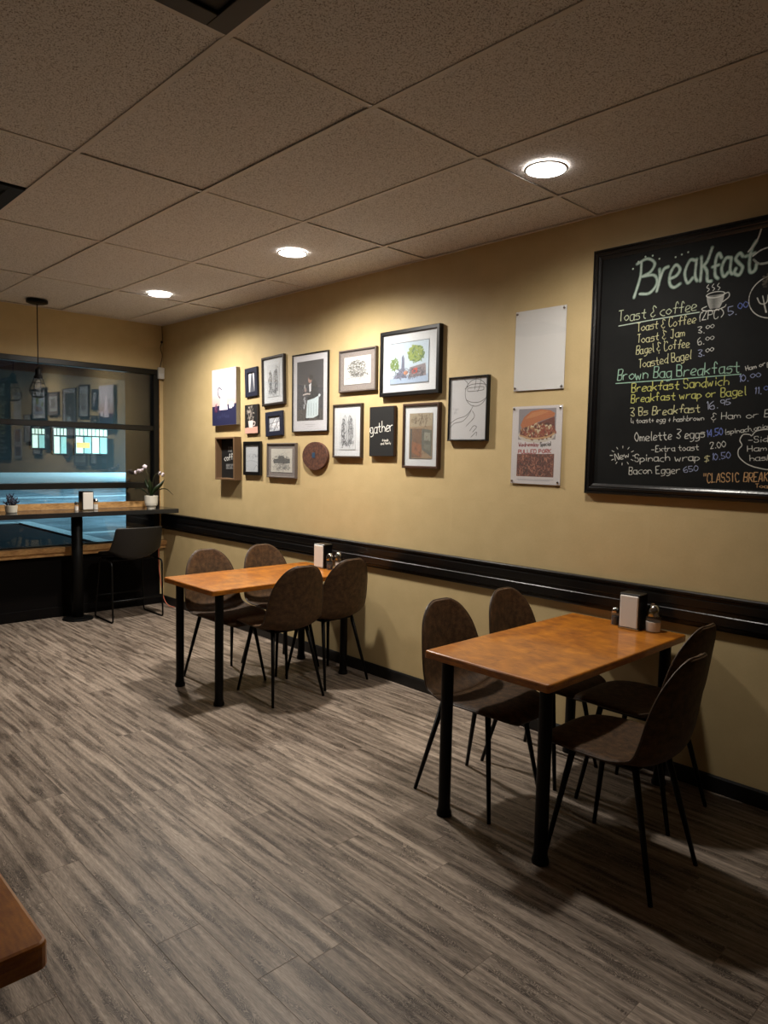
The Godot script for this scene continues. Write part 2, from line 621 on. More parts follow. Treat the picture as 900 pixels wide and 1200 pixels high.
func ceiling_lights() -> void:
	var names := ["round lit ceiling downlight close to the window wall", "round lit ceiling downlight in the middle of the row above the pictures", "round lit ceiling downlight beside the chalkboard", "round lit ceiling downlight across the aisle from the picture wall"]
	for i in LAMPS.size():
		var L: Array = LAMPS[i]
		var t := thing("downlight", names[i], "ceiling light", Vector3(L[0], H, L[1]), 0.0, "downlights in a row along the picture wall")
		put("trim_ring", lathe_mesh([Vector2(0.0852, 0.0), Vector2(0.0852, -0.005), Vector2(0.091, -0.005), Vector2(0.095, -0.002), Vector2(0.095, 0.0)], 40), M.lamp_trim, t)
		put("lens", lathe_mesh([Vector2(0.0, -0.0075), Vector2(0.05, -0.0068), Vector2(0.085, -0.0045), Vector2(0.085, 0.0), Vector2(0.0, 0.0)], 40), emit(Color(1.0, 0.98, 0.96), 5.0), t)
		var s := SpotLight3D.new()
		s.name = "downlight_beam"
		s.light_color = Color(1.0, 0.972, 0.93)
		s.light_energy = L[2]
		s.light_size = 0.07
		s.spot_angle = 83.0
		s.spot_angle_attenuation = 1.0
		s.spot_range = 14.0
		s.spot_attenuation = 2.0
		s.shadow_enabled = true
		s.rotation.x = -PI / 2
		s.position = Vector3(0, -0.03, 0)
		t.add_child(s)

func room() -> void:
	# floor: planks laid along x
	var fl := structure("floor")
	put("subfloor", span(Vector3(-0.1, -0.14, -0.1), Vector3(ROOM_X, -0.012, ROOM_Z)), M.subfloor, fl)
	var pw := 0.1525
	var plen := 1.22
	var variants := []
	for v in 16:
		var st := begin()
		var a := Vector3(0, 0, 0)
		var w := pw - 0.0003
		var l := plen - 0.0003
		var b := 0.0009
		var r := Rect2((v % 2) * 0.5, (v / 2) * 0.125, 0.5, 0.125)
		quad_uv(st, Vector3(b, 0, w - b), Vector3(l - b, 0, w - b), Vector3(l - b, 0, b), Vector3(b, 0, b), r)
		for e in [[Vector3(0, -0.0007, w), Vector3(l, -0.0007, w), Vector3(l - b, 0, w - b), Vector3(b, 0, w - b)], [Vector3(b, 0, b), Vector3(l - b, 0, b), Vector3(l, -0.0007, 0), Vector3(0, -0.0007, 0)], [Vector3(0, -0.0007, 0), Vector3(0, -0.0007, w), Vector3(b, 0, w - b), Vector3(b, 0, b)], [Vector3(l - b, 0, b), Vector3(l - b, 0, w - b), Vector3(l, -0.0007, w), Vector3(l, -0.0007, 0)]]:
			face(st, e, Vector3.UP)
		variants.append(done(st))
	var rest := begin()
	var j := 0
	var z := 0.0
	var count := 0
	while z < ROOM_Z:
		var x := -rng.randf_range(0.05, 1.15)
		while x < ROOM_X:
			var m: ArrayMesh = variants[rng.randi() % 16]
			var flip := rng.randf() < 0.5
			var tr := Transform3D(Basis(Vector3.UP, PI if flip else 0.0), Vector3(x + (plen if flip else 0.0), 0, z + (pw if flip else 0.0)))
			var d := Vector2(x + 0.6 - 6.2, z - 2.6).length()
			# the picture shows the floor in front of the camera; boards behind it are joined
			var shown := x + plen > 0.0 and x < 7.0 and (x + plen - 6.83) * -0.70 + (z - 3.42) * -0.69 > 0.35 and (z - 3.42) < 1.0 + (6.83 - x) * 0.45
			if shown and count < 300:
				var o := put("plank", m, M.plank, fl)
				o.transform = tr
				count += 1
			else:
				rest.append_from(m, 0, tr)
			x += plen
		z += pw
		j += 1
	var ro := put("planks_behind_view", rest.commit(), M.plank, fl)
	ro.set_meta("kind", "stuff")
	# walls
	var wb := structure("wall_back")
	put("paint", span(Vector3(-0.12, -0.05, -0.12), Vector3(ROOM_X, H + 0.3, 0.0)), M.wall, wb)
	var wr := structure("wall_right")
	put("paint", span(Vector3(ROOM_X, -0.05, -0.12), Vector3(ROOM_X + 0.12, H + 0.3, ROOM_Z + 0.12)), M.wall, wr)
	var wf := structure("wall_front")
	put("paint", span(Vector3(-0.12, -0.05, ROOM_Z), Vector3(ROOM_X, H + 0.3, ROOM_Z + 0.12)), M.wall, wf)
	# chair rail with a moulded profile
	var tr1 := structure("trim_1")
	put("moulding", sweep_x([Vector2(0, 0.775), Vector2(0.012, 0.775), Vector2(0.016, 0.783), Vector2(0.016, 0.797), Vector2(0.026, 0.803), Vector2(0.026, 0.845), Vector2(0.023, 0.849), Vector2(0.023, 0.868), Vector2(0.026, 0.872), Vector2(0.026, 0.908), Vector2(0.020, 0.912), Vector2(0.020, 0.920), Vector2(0.030, 0.926), Vector2(0.030, 0.937), Vector2(0.024, 0.942), Vector2(0, 0.942)], 0.0, ROOM_X), M.rail, tr1)
	var bb := structure("baseboard_back")
	put("board", sweep_x([Vector2(0, 0), Vector2(0.012, 0), Vector2(0.012, 0.072), Vector2(0.007, 0.081), Vector2(0, 0.081)], 0.0, ROOM_X), M.base, bb)
	# dropped ceiling: 4 ft x 2 ft boards in a tee grid
	var ce := structure("ceiling")
	put("slab", span(Vector3(-0.12, H + 0.30, -0.12), Vector3(ROOM_X + 0.12, H + 0.40, ROOM_Z + 0.12)), M.subfloor, ce)
	var xs := [0.0, 1.177, 2.396, 3.615, 4.834, 6.053, 7.272, 8.491, ROOM_X]
	var zs := [0.0, 0.376]
	while zs[-1] + 0.61 < ROOM_Z:
		zs.append(zs[-1] + 0.61)
	zs.append(ROOM_Z)
	for i in xs.size() - 1:
		for k in zs.size() - 1:
			var x0: float = xs[i]
			var x1: float = xs[i + 1]
			var z0: float = zs[k]
			var z1: float = zs[k + 1]
			if k == 4 and (i == 4 or i == 2):      # a square black grille takes half of the bay
				var gx0: float = x0
				x0 = gx0 + 0.61
				grille(Vector3(gx0, H, z0), "black square ceiling grille in the bay above the floor" if i == 4 else "black square ceiling grille in the row towards the window")
			var o := put("tile", span(Vector3(x0 + 0.004, H + 0.006, z0 + 0.004), Vector3(x1 - 0.004, H + 0.020, z1 - 0.004)), M.tile, ce)
			o.position.y = rng.randf_range(-0.001, 0.0035)
	for k in range(1, zs.size() - 1):
		put("tee_bar", box_mesh(Vector3(ROOM_X, 0.004, 0.023), 0.001), M.tee, ce, Vector3(ROOM_X / 2, H + 0.002, zs[k]))
	for i in range(1, xs.size() - 1):
		for k in zs.size() - 1:
			put("tee_bar", box_mesh(Vector3(0.023, 0.004, zs[k + 1] - zs[k] - 0.024), 0.001), M.tee, ce, Vector3(xs[i], H + 0.002, (zs[k] + zs[k + 1]) / 2))
	put("wall_angle", span(Vector3(0.0, H, 0.0), Vector3(ROOM_X, H + 0.003, 0.018)), M.tee, ce)
	put("wall_angle", span(Vector3(0.0, H, 0.0), Vector3(0.018, H + 0.003, ROOM_Z)), M.tee, ce)

func grille(at: Vector3, label: String) -> void:
	var t := thing("ceiling_grille", label, "vent", at + Vector3(0.305, 0, 0.305))
	put("frame", box_ring(0.586, 0.07, -0.004, 0.012), M.grille, t)
	put("core", box_mesh(Vector3(0.46, 0.008, 0.46), 0.002, Vector3(0, 0.012, 0)), M.grille_core, t)

func box_ring(side: float, wide: float, y0: float, y1: float) -> ArrayMesh:
	var st := begin()
	var o := side / 2 - wide / 2
	var yc := (y0 + y1) / 2
	for s in [-1, 1]:
		box(st, Vector3(0, yc, s * o), Vector3(side, y1 - y0, wide), 0.002)
		box(st, Vector3(s * o, yc, 0), Vector3(wide, y1 - y0, side - wide * 2), 0.002)
	return done(st)

func window_wall() -> void:
	var zl := 3.3                        # the window runs on to here
	var wl := structure("wall_left")
	put("lintel", span(Vector3(-0.12, 2.385, 0.0), Vector3(0.0, H + 0.3, ROOM_Z)), M.wall, wl)
	put("pier", span(Vector3(-0.12, -0.05, 0.0), Vector3(0.0, 2.385, 0.042)), M.wall, wl)
	put("pier", span(Vector3(-0.12, -0.05, zl + 0.06), Vector3(0.0, 2.385, ROOM_Z)), M.wall, wl)
	put("knee_panel", span(Vector3(-0.12, -0.05, 0.042), Vector3(-0.004, 0.585, zl + 0.06)), M.panel, wl)
	var bb := structure("baseboard_left")
	put("board", span(Vector3(-0.004, 0, 0.012), Vector3(0.012, 0.095, ROOM_Z), 0.003), M.panel, bb)
	var w := structure("window_1")
	put("head_rail", span(Vector3(-0.08, 2.335, 0.042), Vector3(0.012, 2.385, zl + 0.06), 0.004), M.frame_metal, w)
	put("jamb", span(Vector3(-0.08, 0.60, 0.046), Vector3(0.010, 2.335, 0.105), 0.004), M.frame_metal, w)
	put("jamb", span(Vector3(-0.08, 0.60, zl), Vector3(0.010, 2.335, zl + 0.06), 0.004), M.frame_metal, w)
	put("crossbar", span(Vector3(-0.08, 1.770, 0.105), Vector3(0.006, 1.822, zl), 0.004), M.frame_metal, w)
	put("crossbar", span(Vector3(-0.08, 1.197, 0.105), Vector3(0.006, 1.250, zl), 0.004), M.frame_metal, w)
	put("bottom_rail", span(Vector3(-0.08, 0.60, 0.105), Vector3(0.0, 0.672, zl), 0.004), M.frame_metal, w)
	put("jamb_edge", span(Vector3(0.0, 0.66, 0.040), Vector3(0.012, 2.335, 0.046)), M.pine, w)
	for p in [[0.672, 1.197], [1.250, 1.770], [1.822, 2.335]]:
		put("pane", span(Vector3(-0.036, p[0], 0.105), Vector3(-0.033, p[1], zl)), M.window_glass, w)
		put("pane", span(Vector3(-0.052, p[0], 0.105), Vector3(-0.049, p[1], zl)), M.window_glass, w)
	var sill := structure("trim_2")
	put("sill", span(Vector3(-0.03, 0.612, 0.0), Vector3(0.075, 0.662, zl + 0.1), 0.004), M.pine, sill)
	put("sill_apron", span(Vector3(-0.004, 0.578, 0.0), Vector3(0.055, 0.610, zl + 0.1), 0.003), M.pine, sill)

func outside() -> void:
	var g := structure("ground", "grey asphalt parking lot outside the window", "ground")
	put("asphalt", span(Vector3(-90, -0.40, -70), Vector3(-0.13, -0.14, 40)), M.asphalt, g)
	var pv := structure("pavement", "pale concrete pavement across the parking lot", "pavement")
	put("slab", span(Vector3(-46, -0.14, -60), Vector3(-30, -0.02, 30), 0.02), M.concrete, pv)
	for s in [[-20.2, 0.35], [-8.15, 0.30]]:
		put("painted_line", span(Vector3(s[0], -0.14, -34), Vector3(s[0] + s[1], -0.137, -2.1)), M.concrete, g)
	var bed := structure("planting_bed", "dark planting bed outside the window", "bed")
	put("soil", span(Vector3(-10, -0.14, -1.6), Vector3(-0.13, -0.09, 8)), M.bed, bed)
	var cu := structure("curb", "pale concrete curb along the planting bed", "curb")
	put("curb_stone", span(Vector3(-10.3, -0.14, -1.92), Vector3(-0.4, -0.06, -1.6), 0.02), M.concrete, cu)
	put("curb_stone", span(Vector3(-10.3, -0.14, -1.6), Vector3(-10.0, -0.06, 8), 0.02), M.concrete, cu)
	var ww := structure("wall_exterior", "grey exterior wing wall seen through the window", "wall")
	put("stucco", span(Vector3(-0.92, -0.14, -0.30), Vector3(-0.12, 3.3, -0.01)), M.stucco, ww)
	# shop across the lot with lit windows
	var b := thing("shop_building", "dark shop building with lit windows across the parking lot", "building", Vector3(-50, -0.14, -14))
	put("wall", span(Vector3(-6, 0, -26), Vector3(0, 7.5, 22), 0.05), M.facade, b)
	var glow := emit(Color(0.88, 0.92, 0.78), 0.32)
	var dim := emit(Color(0.62, 0.74, 0.66), 0.20)
	var warm := emit(Color(0.90, 0.66, 0.34), 0.34)
	for wn in [[-1.45, -0.50, 2, 1.70, 3.15], [-3.05, -2.06, 2, 1.30, 3.25], [-6.20, -3.70, 4, 1.35, 3.28]]:   # z range and y range on the facade
		var hh: float = wn[4] - wn[3]
		var f := put("window_frame", box_mesh(Vector3(0.10, hh + 0.2, wn[1] - wn[0] + 0.2), 0.02), M.frame_metal, b, Vector3(0.04, (wn[3] + wn[4]) / 2 + 0.14, (wn[0] + wn[1]) / 2))
		var n: int = wn[2]
		var step: float = (wn[1] - wn[0]) / n
		for i in n:
			var zc: float = -(wn[1] - wn[0]) / 2 + step * (i + 0.5)
			put("lit_window_pane", box_mesh(Vector3(0.03, hh * 0.66, step - 0.09), 0.0), glow if i % 2 else dim, f, Vector3(0.05, -hh * 0.16, zc))
			for q in [-0.25, 0.25]:
				put("lit_window_pane", box_mesh(Vector3(0.03, hh * 0.26, step / 2 - 0.07), 0.0), glow, f, Vector3(0.05, hh * 0.36, zc + q * step))
		if n == 4:
			put("lit_display", box_mesh(Vector3(0.02, 0.42, 1.0), 0.0), warm, f, Vector3(0.075, -0.32, 0.66))
	# lamps over the lot
	for L in [[-15.0, 7.0, -13.0, 330.0, "tall lamp post over the parking lot beside the planting bed"], [-38.0, 9.0, -30.0, 1500.0, "tall lamp post over the far pavement"]]:
		var t := thing("lamp_post", L[4], "street lamp", Vector3(L[0], -0.14, L[2]))
		put("pole", tube_mesh([Vector3(0, 0, 0), Vector3(0, L[1], 0)], [0.09, 0.06], 12), M.black_metal, t)
		put("lamp_head", box_mesh(Vector3(0.7, 0.08, 0.35), 0.02, Vector3(0.35, L[1] + 0.03, 0)), M.black_metal, t)
		put("lamp_lens", box_mesh(Vector3(0.5, 0.01, 0.25), 0.0, Vector3(0.4, L[1] - 0.02, 0)), emit(Color(0.55, 0.85, 1.0), 4.0), t)
		var s := SpotLight3D.new()
		s.name = "lamp_beam"
		s.light_color = Color(0.62, 0.88, 1.0)
		s.light_energy = L[3]
		s.light_size = 0.15
		s.spot_angle = 80.0
		s.spot_angle_attenuation = 0.6
		s.spot_range = 60.0
		s.spot_attenuation = 2.0
		s.shadow_enabled = true
		s.rotation.x = -PI / 2
		s.position = Vector3(0.4, L[1] - 0.08, 0)
		t.add_child(s)

# ------------------------------------------------------------------ furniture
func make_table(label: String, at: Vector3) -> Node3D:
	var t := thing("dining_table", label, "table", at)
	var top := put("tabletop", slab_mesh(0.62, 1.18, 0.032, 0.012), M.veneer, t, Vector3(0, 0.719, 0))
	top.set_meta("label", "glossy orange-brown wooden tabletop")
	for sx in [-1, 1]:
		for sz in [-1, 1]:
			var l := put("leg", lathe_mesh([Vector2(0.0, 0.0), Vector2(0.033, 0.0), Vector2(0.034, 0.012), Vector2(0.028, 0.03), Vector2(0.0265, 0.05), Vector2(0.0265, 0.695), Vector2(0.05, 0.697), Vector2(0.05, 0.703), Vector2(0.0, 0.703)], 20), M.black_metal, t, Vector3(sx * 0.248, 0, sz * 0.505))
			l.set_meta("label", "black round steel leg")
	return t

func slab_mesh(w: float, l: float, th: float, r: float) -> ArrayMesh:   # rounded corners and a rounded upper edge
	var st := begin(false)
	var rings := []
	for lv in [[0.0, -th / 2], [0.0, th / 2 - 0.007], [0.0022, th / 2 - 0.0022], [0.007, th / 2]]:
		var ring := []
		for c in 4:
			for k in 5:
				var a := (c + k / 4.0) * PI / 2
				var cx: float = (w / 2 - r) * [1, -1, -1, 1][c]
				var cz: float = (l / 2 - r) * [1, 1, -1, -1][c]
				var rr: float = maxf(r - lv[0], 0.001) if lv[0] < r else 0.001
				ring.append(Vector3(cx + cos(a) * rr, lv[1], cz + sin(a) * rr))
		rings.append(ring)
	var n: int = rings[0].size()
	for i in rings.size() - 1:
		for k in n:
			quad(st, rings[i][(k + 1) % n], rings[i][k], rings[i + 1][k], rings[i + 1][(k + 1) % n])
	face(st, rings[-1].duplicate(), Vector3.UP)
	face(st, rings[0].duplicate(), Vector3.DOWN)
	return done(st)

func make_chair(label: String) -> Node3D:      # faces +x
	var t := thing("dining_chair", label, "chair", Vector3.ZERO, 0.0, "brown suede chairs at the two tables")
	var seat := [Vector4(0.285, 0.428, 0.095, 0.0), Vector4(0.275, 0.445, 0.145, 0.002), Vector4(0.235, 0.460, 0.190, 0.006), Vector4(0.16, 0.464, 0.215, 0.012), Vector4(0.06, 0.458, 0.224, 0.02), Vector4(-0.04, 0.450, 0.224, 0.03), Vector4(-0.10, 0.450, 0.221, 0.04)]
	var back := [Vector4(-0.10, 0.450, 0.221, 0.04), Vector4(-0.155, 0.464, 0.218, 0.05), Vector4(-0.195, 0.50, 0.215, 0.058), Vector4(-0.218, 0.56, 0.212, 0.06), Vector4(-0.234, 0.65, 0.203, 0.056), Vector4(-0.246, 0.73, 0.184, 0.046), Vector4(-0.256, 0.79, 0.158, 0.034), Vector4(-0.262, 0.835, 0.122, 0.022), Vector4(-0.266, 0.862, 0.080, 0.012), Vector4(-0.267, 0.872, 0.048, 0.006)]
	var s := shell(seat, 0.030)
	var b := shell(back, 0.026)
	put("seat", s[0], M.suede, t)
	put("backrest", b[0], M.suede, t)
	var rim := []
	for row in s[1]:
		rim.append(row[-1])
	for row in b[1].slice(1):
		rim.append(row[-1])
	for k in range(b[1][-1].size() - 2, 0, -1):
		rim.append(b[1][-1][k])
	for i in range(b[1].size() - 1, -1, -1):
		rim.append(b[1][i][0])
	for i in range(s[1].size() - 2, -1, -1):
		rim.append(s[1][i][0])
	for k in range(1, s[1][0].size() - 1):
		rim.append(s[1][0][k])
	put("piping", tube_mesh(rim, [0.0042], 6, true), M.piping, t)
	for sx in [-1, 1]:
		for sz in [-1, 1]:
			put("leg", tube_mesh([Vector3(0.02 + sx * 0.125, 0.455, sz * 0.125), Vector3(sx * 0.218, 0.0, sz * 0.190)], [0.0135, 0.0085], 12), M.black_metal, t)
	put("seat_bracket", box_mesh(Vector3(0.27, 0.012, 0.27), 0.003, Vector3(0.02, 0.438, 0)), M.black_metal, t)
	return t

func tables_and_chairs() -> void:
	make_table("varnished wooden table standing beside the wall next to the chalkboard", Vector3(5.118, 0, 0.625))
	make_table("varnished wooden table standing beside the wall under the picture gallery", Vector3(2.795, 0, 0.655))
	var c0 := make_chair("brown suede chair, chalkboard table, window side, at the end away from the wall")
	c0.position = Vector3(4.835, 0, 0.858)
	copy(c0, Vector3(4.85, 0, 0.375), 0.0, "brown suede chair, chalkboard table, window side, beside the wall")
	copy(c0, Vector3(5.567, 0, 0.885), PI, "brown suede chair, chalkboard table, side facing the window, away from the wall")
	copy(c0, Vector3(5.395, 0, 0.368), PI, "brown suede chair, chalkboard table, side facing the window, beside the wall")
	copy(c0, Vector3(2.592, 0, 0.848), 0.0, "brown suede chair, picture gallery table, window side, away from the wall")
	copy(c0, Vector3(2.58, 0, 0.37), 0.0, "brown suede chair, picture gallery table, window side, beside the wall")
	copy(c0, Vector3(3.095, 0, 0.735), PI - 0.06, "brown suede chair, picture gallery table, side facing the window, away from the wall")
	copy(c0, Vector3(3.04, 0, 0.30), PI, "brown suede chair, picture gallery table, side facing the window, beside the wall")
	# corner of a third table close to the camera
	var t := thing("wooden_table", "dark brown wooden tabletop corner across the aisle from the chalkboard", "table", Vector3(5.33, 0, 3.62))
	put("tabletop", slab_mesh(0.62, 1.18, 0.045, 0.02), M.veneer, t, Vector3(0, 0.7125, 0))
	for sx in [-1, 1]:
		for sz in [-1, 1]:
			put("leg", lathe_mesh([Vector2(0.0, 0.0), Vector2(0.034, 0.0), Vector2(0.0265, 0.03), Vector2(0.0265, 0.69), Vector2(0.0, 0.69)], 16), M.black_metal, t, Vector3(sx * 0.24, 0, sz * 0.5))

func bar_things() -> void:
	var b := thing("window_bar", "long dark bar counter along the window on a black post", "counter", Vector3(0, 0, 0))
	put("countertop", span(Vector3(0.02, 0.964, 0.034), Vector3(0.395, 1.006, 3.2), 0.003), M.bar, b)
	var strip := structure("trim_3")
	put("back_strip", span(Vector3(0.0, 1.006, 0.13), Vector3(0.018, 1.066, 3.2), 0.002), M.pine, strip)
	for z in [0.95, 2.7]:
		put("post", tube_mesh([Vector3(0.2, 0.012, z), Vector3(0.2, 0.964, z)], [0.049, 0.049], 24), M.black_metal, b)
		put("post_base", lathe_mesh([Vector2(0, 0), Vector2(0.135, 0), Vector2(0.135, 0.008), Vector2(0.12, 0.016), Vector2(0.055, 0.024), Vector2(0, 0.024)], 32), M.black_metal, b, Vector3(0.2, 0, z))
	# sled-base bar chair, facing the window (-x)
	var c := thing("bar_chair", "black leather bucket bar chair on a sled base at the window", "chair", Vector3(0.40, 0, 0.55), PI)
	var rows := [Vector4(0.235, 0.575, 0.16, 0.0), Vector4(0.225, 0.592, 0.195, 0.004), Vector4(0.16, 0.602, 0.215, 0.015), Vector4(0.04, 0.585, 0.225, 0.05), Vector4(-0.08, 0.570, 0.232, 0.085), Vector4(-0.16, 0.575, 0.240, 0.095), Vector4(-0.205, 0.615, 0.246, 0.085), Vector4(-0.225, 0.69, 0.240, 0.06), Vector4(-0.24, 0.77, 0.230, 0.04), Vector4(-0.252, 0.85, 0.222, 0.025), Vector4(-0.254, 0.868, 0.205, 0.02)]
	var s := shell(rows.slice(0, 6), 0.022)
	var bk := shell(rows.slice(5), 0.020)
	put("seat", s[0], M.leather, c)
	put("backrest", bk[0], M.leather, c)
	for z in [-0.24, 0.24]:
		put("sled_leg", tube_mesh(smooth_rod([Vector3(-0.06, 0.565, z * 0.9), Vector3(-0.185, 0.545, z), Vector3(-0.20, 0.008, z), Vector3(0.20, 0.008, z), Vector3(0.17, 0.56, z * 0.85), Vector3(0.05, 0.565, z * 0.8)], 0.03), [0.008], 8), M.black_metal, c)
	put("footrest", tube_mesh([Vector3(0.193, 0.20, -0.235), Vector3(0.193, 0.20, 0.235)], [0.008, 0.008], 8), M.black_metal, c)
	put("stretcher", tube_mesh([Vector3(-0.195, 0.20, -0.24), Vector3(-0.195, 0.20, 0.24)], [0.008, 0.008], 8), M.black_metal, c)
	put("seat_bracket", box_mesh(Vector3(0.20, 0.012, 0.40), 0.003, Vector3(-0.01, 0.562, 0)), M.black_metal, c)
	# things on the bar
	napkins(Vector3(0.20, 1.006, 0.862), PI / 2, "black napkin dispenser standing on the window bar")
	shaker(Vector3(0.21, 1.006, 0.955), 0.9, true, false, "small salt shaker left standing on the window bar by the napkins", "salt shaker on window bar, short, between napkins and succulent")
	shaker(Vector3(0.17, 1.006, 0.765), 1.15, true, false, "", "tall salt shaker on window bar, between napkins and orchid")
	orchid(Vector3(0.27, 1.006, 0.262))
	succulent(Vector3(0.19, 1.006, 1.50))
	pendant()
	# motion sensor with its wire, high in the corner
	var q := thing("wall_sensor", "small white wall sensor at the top corner of the window", "sensor", Vector3(0.012, 2.305, 0.036))
	put("housing", box_mesh(Vector3(0.035, 0.115, 0.062), 0.005, Vector3(0.018, 0.045, 0)), M.white_plastic, q)
	put("lens_cover", box_mesh(Vector3(0.004, 0.035, 0.04), 0.001, Vector3(0.037, 0.025, 0)), M.lamp_trim, q)
	put("wire", tube_mesh(smooth_path([Vector3(0.012, 0.10, 0.01), Vector3(0.006, 0.22, -0.02), Vector3(0.006, 0.30, 0.0), Vector3(0.004, 0.38, -0.022), Vector3(0.004, 0.515, -0.018)], 5), [0.0035], 6), M.wire, q)
	put("wire_clip", box_mesh(Vector3(0.012, 0.02, 0.02), 0.002, Vector3(0.0, 0.36, -0.018)), M.wire, q)
	var cord := put("extension_cord", tube_mesh(smooth_path([Vector3(0.085, 0.655, 0.10), Vector3(0.095, 0.60, 0.10), Vector3(0.10, 0.40, 0.098), Vector3(0.12, 0.20, 0.085), Vector3(0.16, 0.06, 0.07), Vector3(0.22, 0.008, 0.05), Vector3(0.30, 0.007, 0.035)], 6), [0.0045], 8), M.cord, self)
	tag(cord, "orange cord hanging from the window sill to the floor", "cord")

func smooth_rod(pts: Array, r: float) -> Array:   # a bent rod: straight runs with rounded corners
	var out := [pts[0]]
	for i in range(1, pts.size() - 1):
		var a: Vector3 = pts[i] + (pts[i - 1] - pts[i]).normalized() * r
		var b: Vector3 = pts[i] + (pts[i + 1] - pts[i]).normalized() * r
		for k in 5:
			var t := k / 4.0
			out.append(a.lerp(pts[i], t).lerp(pts[i].lerp(b, t), t))
	out.append(pts[-1])
	return out

func pendant() -> void:
	var t := thing("pendant_lamp", "black wire cage pendant lamp with an unlit bulb hanging before the window", "pendant lamp", Vector3(0.30, 2.0, 1.297))
	put("canopy", lathe_mesh([Vector2(0, 0.795), Vector2(0.06, 0.797), Vector2(0.086, 0.806), Vector2(0.086, H - 2.0), Vector2(0, H - 2.0)], 28), M.black_metal, t)
	put("cable", tube_mesh([Vector3(0, 0.25, 0), Vector3(0, 0.80, 0)], [0.0045, 0.0045], 8), M.wire, t)
	put("socket", lathe_mesh([Vector2(0, 0.165), Vector2(0.036, 0.166), Vector2(0.036, 0.185), Vector2(0.026, 0.20), Vector2(0.024, 0.245), Vector2(0.010, 0.262), Vector2(0, 0.262)], 20), M.black_metal, t)
	var bulb := mat(Color(0.9, 0.9, 0.9, 0.12), 0.05)
	bulb.transparency = BaseMaterial3D.TRANSPARENCY_ALPHA
	put("bulb", lathe_mesh([Vector2(0, 0.068), Vector2(0.018, 0.072), Vector2(0.029, 0.088), Vector2(0.031, 0.104), Vector2(0.026, 0.126), Vector2(0.015, 0.150), Vector2(0.013, 0.166)], 20, true), bulb, t)
	var prof := [Vector2(0.034, 0.175), Vector2(0.048, 0.135), Vector2(0.066, 0.09), Vector2(0.073, 0.062), Vector2(0.066, 0.032), Vector2(0.042, 0.012), Vector2(0.012, 0.004)]
	for k in 8:
		var a := TAU * k / 8
		var path := []
		for p in smooth_path(prof, 3):
			path.append(Vector3(cos(a) * p.x, p.y, sin(a) * p.x))
		put("cage_wire", tube_mesh(path, [0.0022], 6), M.black_metal, t)
	for r in [[0.073, 0.062], [0.052, 0.127], [0.042, 0.012]]:
		var path := []
		for k in 28:
			path.append(Vector3(cos(TAU * k / 28) * r[0], r[1], sin(TAU * k / 28) * r[0]))
		put("cage_ring", tube_mesh(path, [0.0022], 6, true), M.black_metal, t)

func napkins(at: Vector3, turn: float, label: String) -> void:   # front faces +z
	var t := thing("napkin_dispenser", label, "dispenser", at, turn, "napkin dispensers")
	put("body", box_mesh(Vector3(0.106, 0.175, 0.088), 0.004, Vector3(0, 0.0905, -0.004)), M.black_plastic, t)
	put("napkin", box_mesh(Vector3(0.092, 0.158, 0.010), 0.004, Vector3(0, 0.090, 0.043)), M.napkin, t)
	put("front_lip", box_mesh(Vector3(0.104, 0.010, 0.014), 0.002, Vector3(0, 0.006, 0.043)), M.chrome, t)
	put("back_napkin", box_mesh(Vector3(0.092, 0.158, 0.004), 0.001, Vector3(0, 0.090, -0.0495)), M.napkin, t)

func shaker(at: Vector3, k: float, salt: bool, dome: bool, _note: String, label: String) -> void:
	var t := thing("salt_shaker" if salt else "pepper_shaker", label, "shaker", at, 0.0, "salt and pepper shakers")
	t.scale = Vector3.ONE * k
	put("glass", lathe_mesh([Vector2(0, 0), Vector2(0.021, 0.0), Vector2(0.023, 0.004), Vector2(0.021, 0.062), Vector2(0.017, 0.070)], 20, true), M.clear, t)
	put("filling", lathe_mesh([Vector2(0, 0.003), Vector2(0.019, 0.003), Vector2(0.0185, 0.045), Vector2(0, 0.046)], 20), M.salt if salt else M.pepper, t)
	if dome:
		put("lid", lathe_mesh([Vector2(0.023, 0.060), Vector2(0.0235, 0.074), Vector2(0.021, 0.090), Vector2(0.014, 0.102), Vector2(0, 0.106)], 20, true), M.chrome, t)
	else:
		put("lid", lathe_mesh([Vector2(0.018, 0.062), Vector2(0.0195, 0.064), Vector2(0.0195, 0.080), Vector2(0.013, 0.090), Vector2(0, 0.092)], 20, true), M.chrome, t)

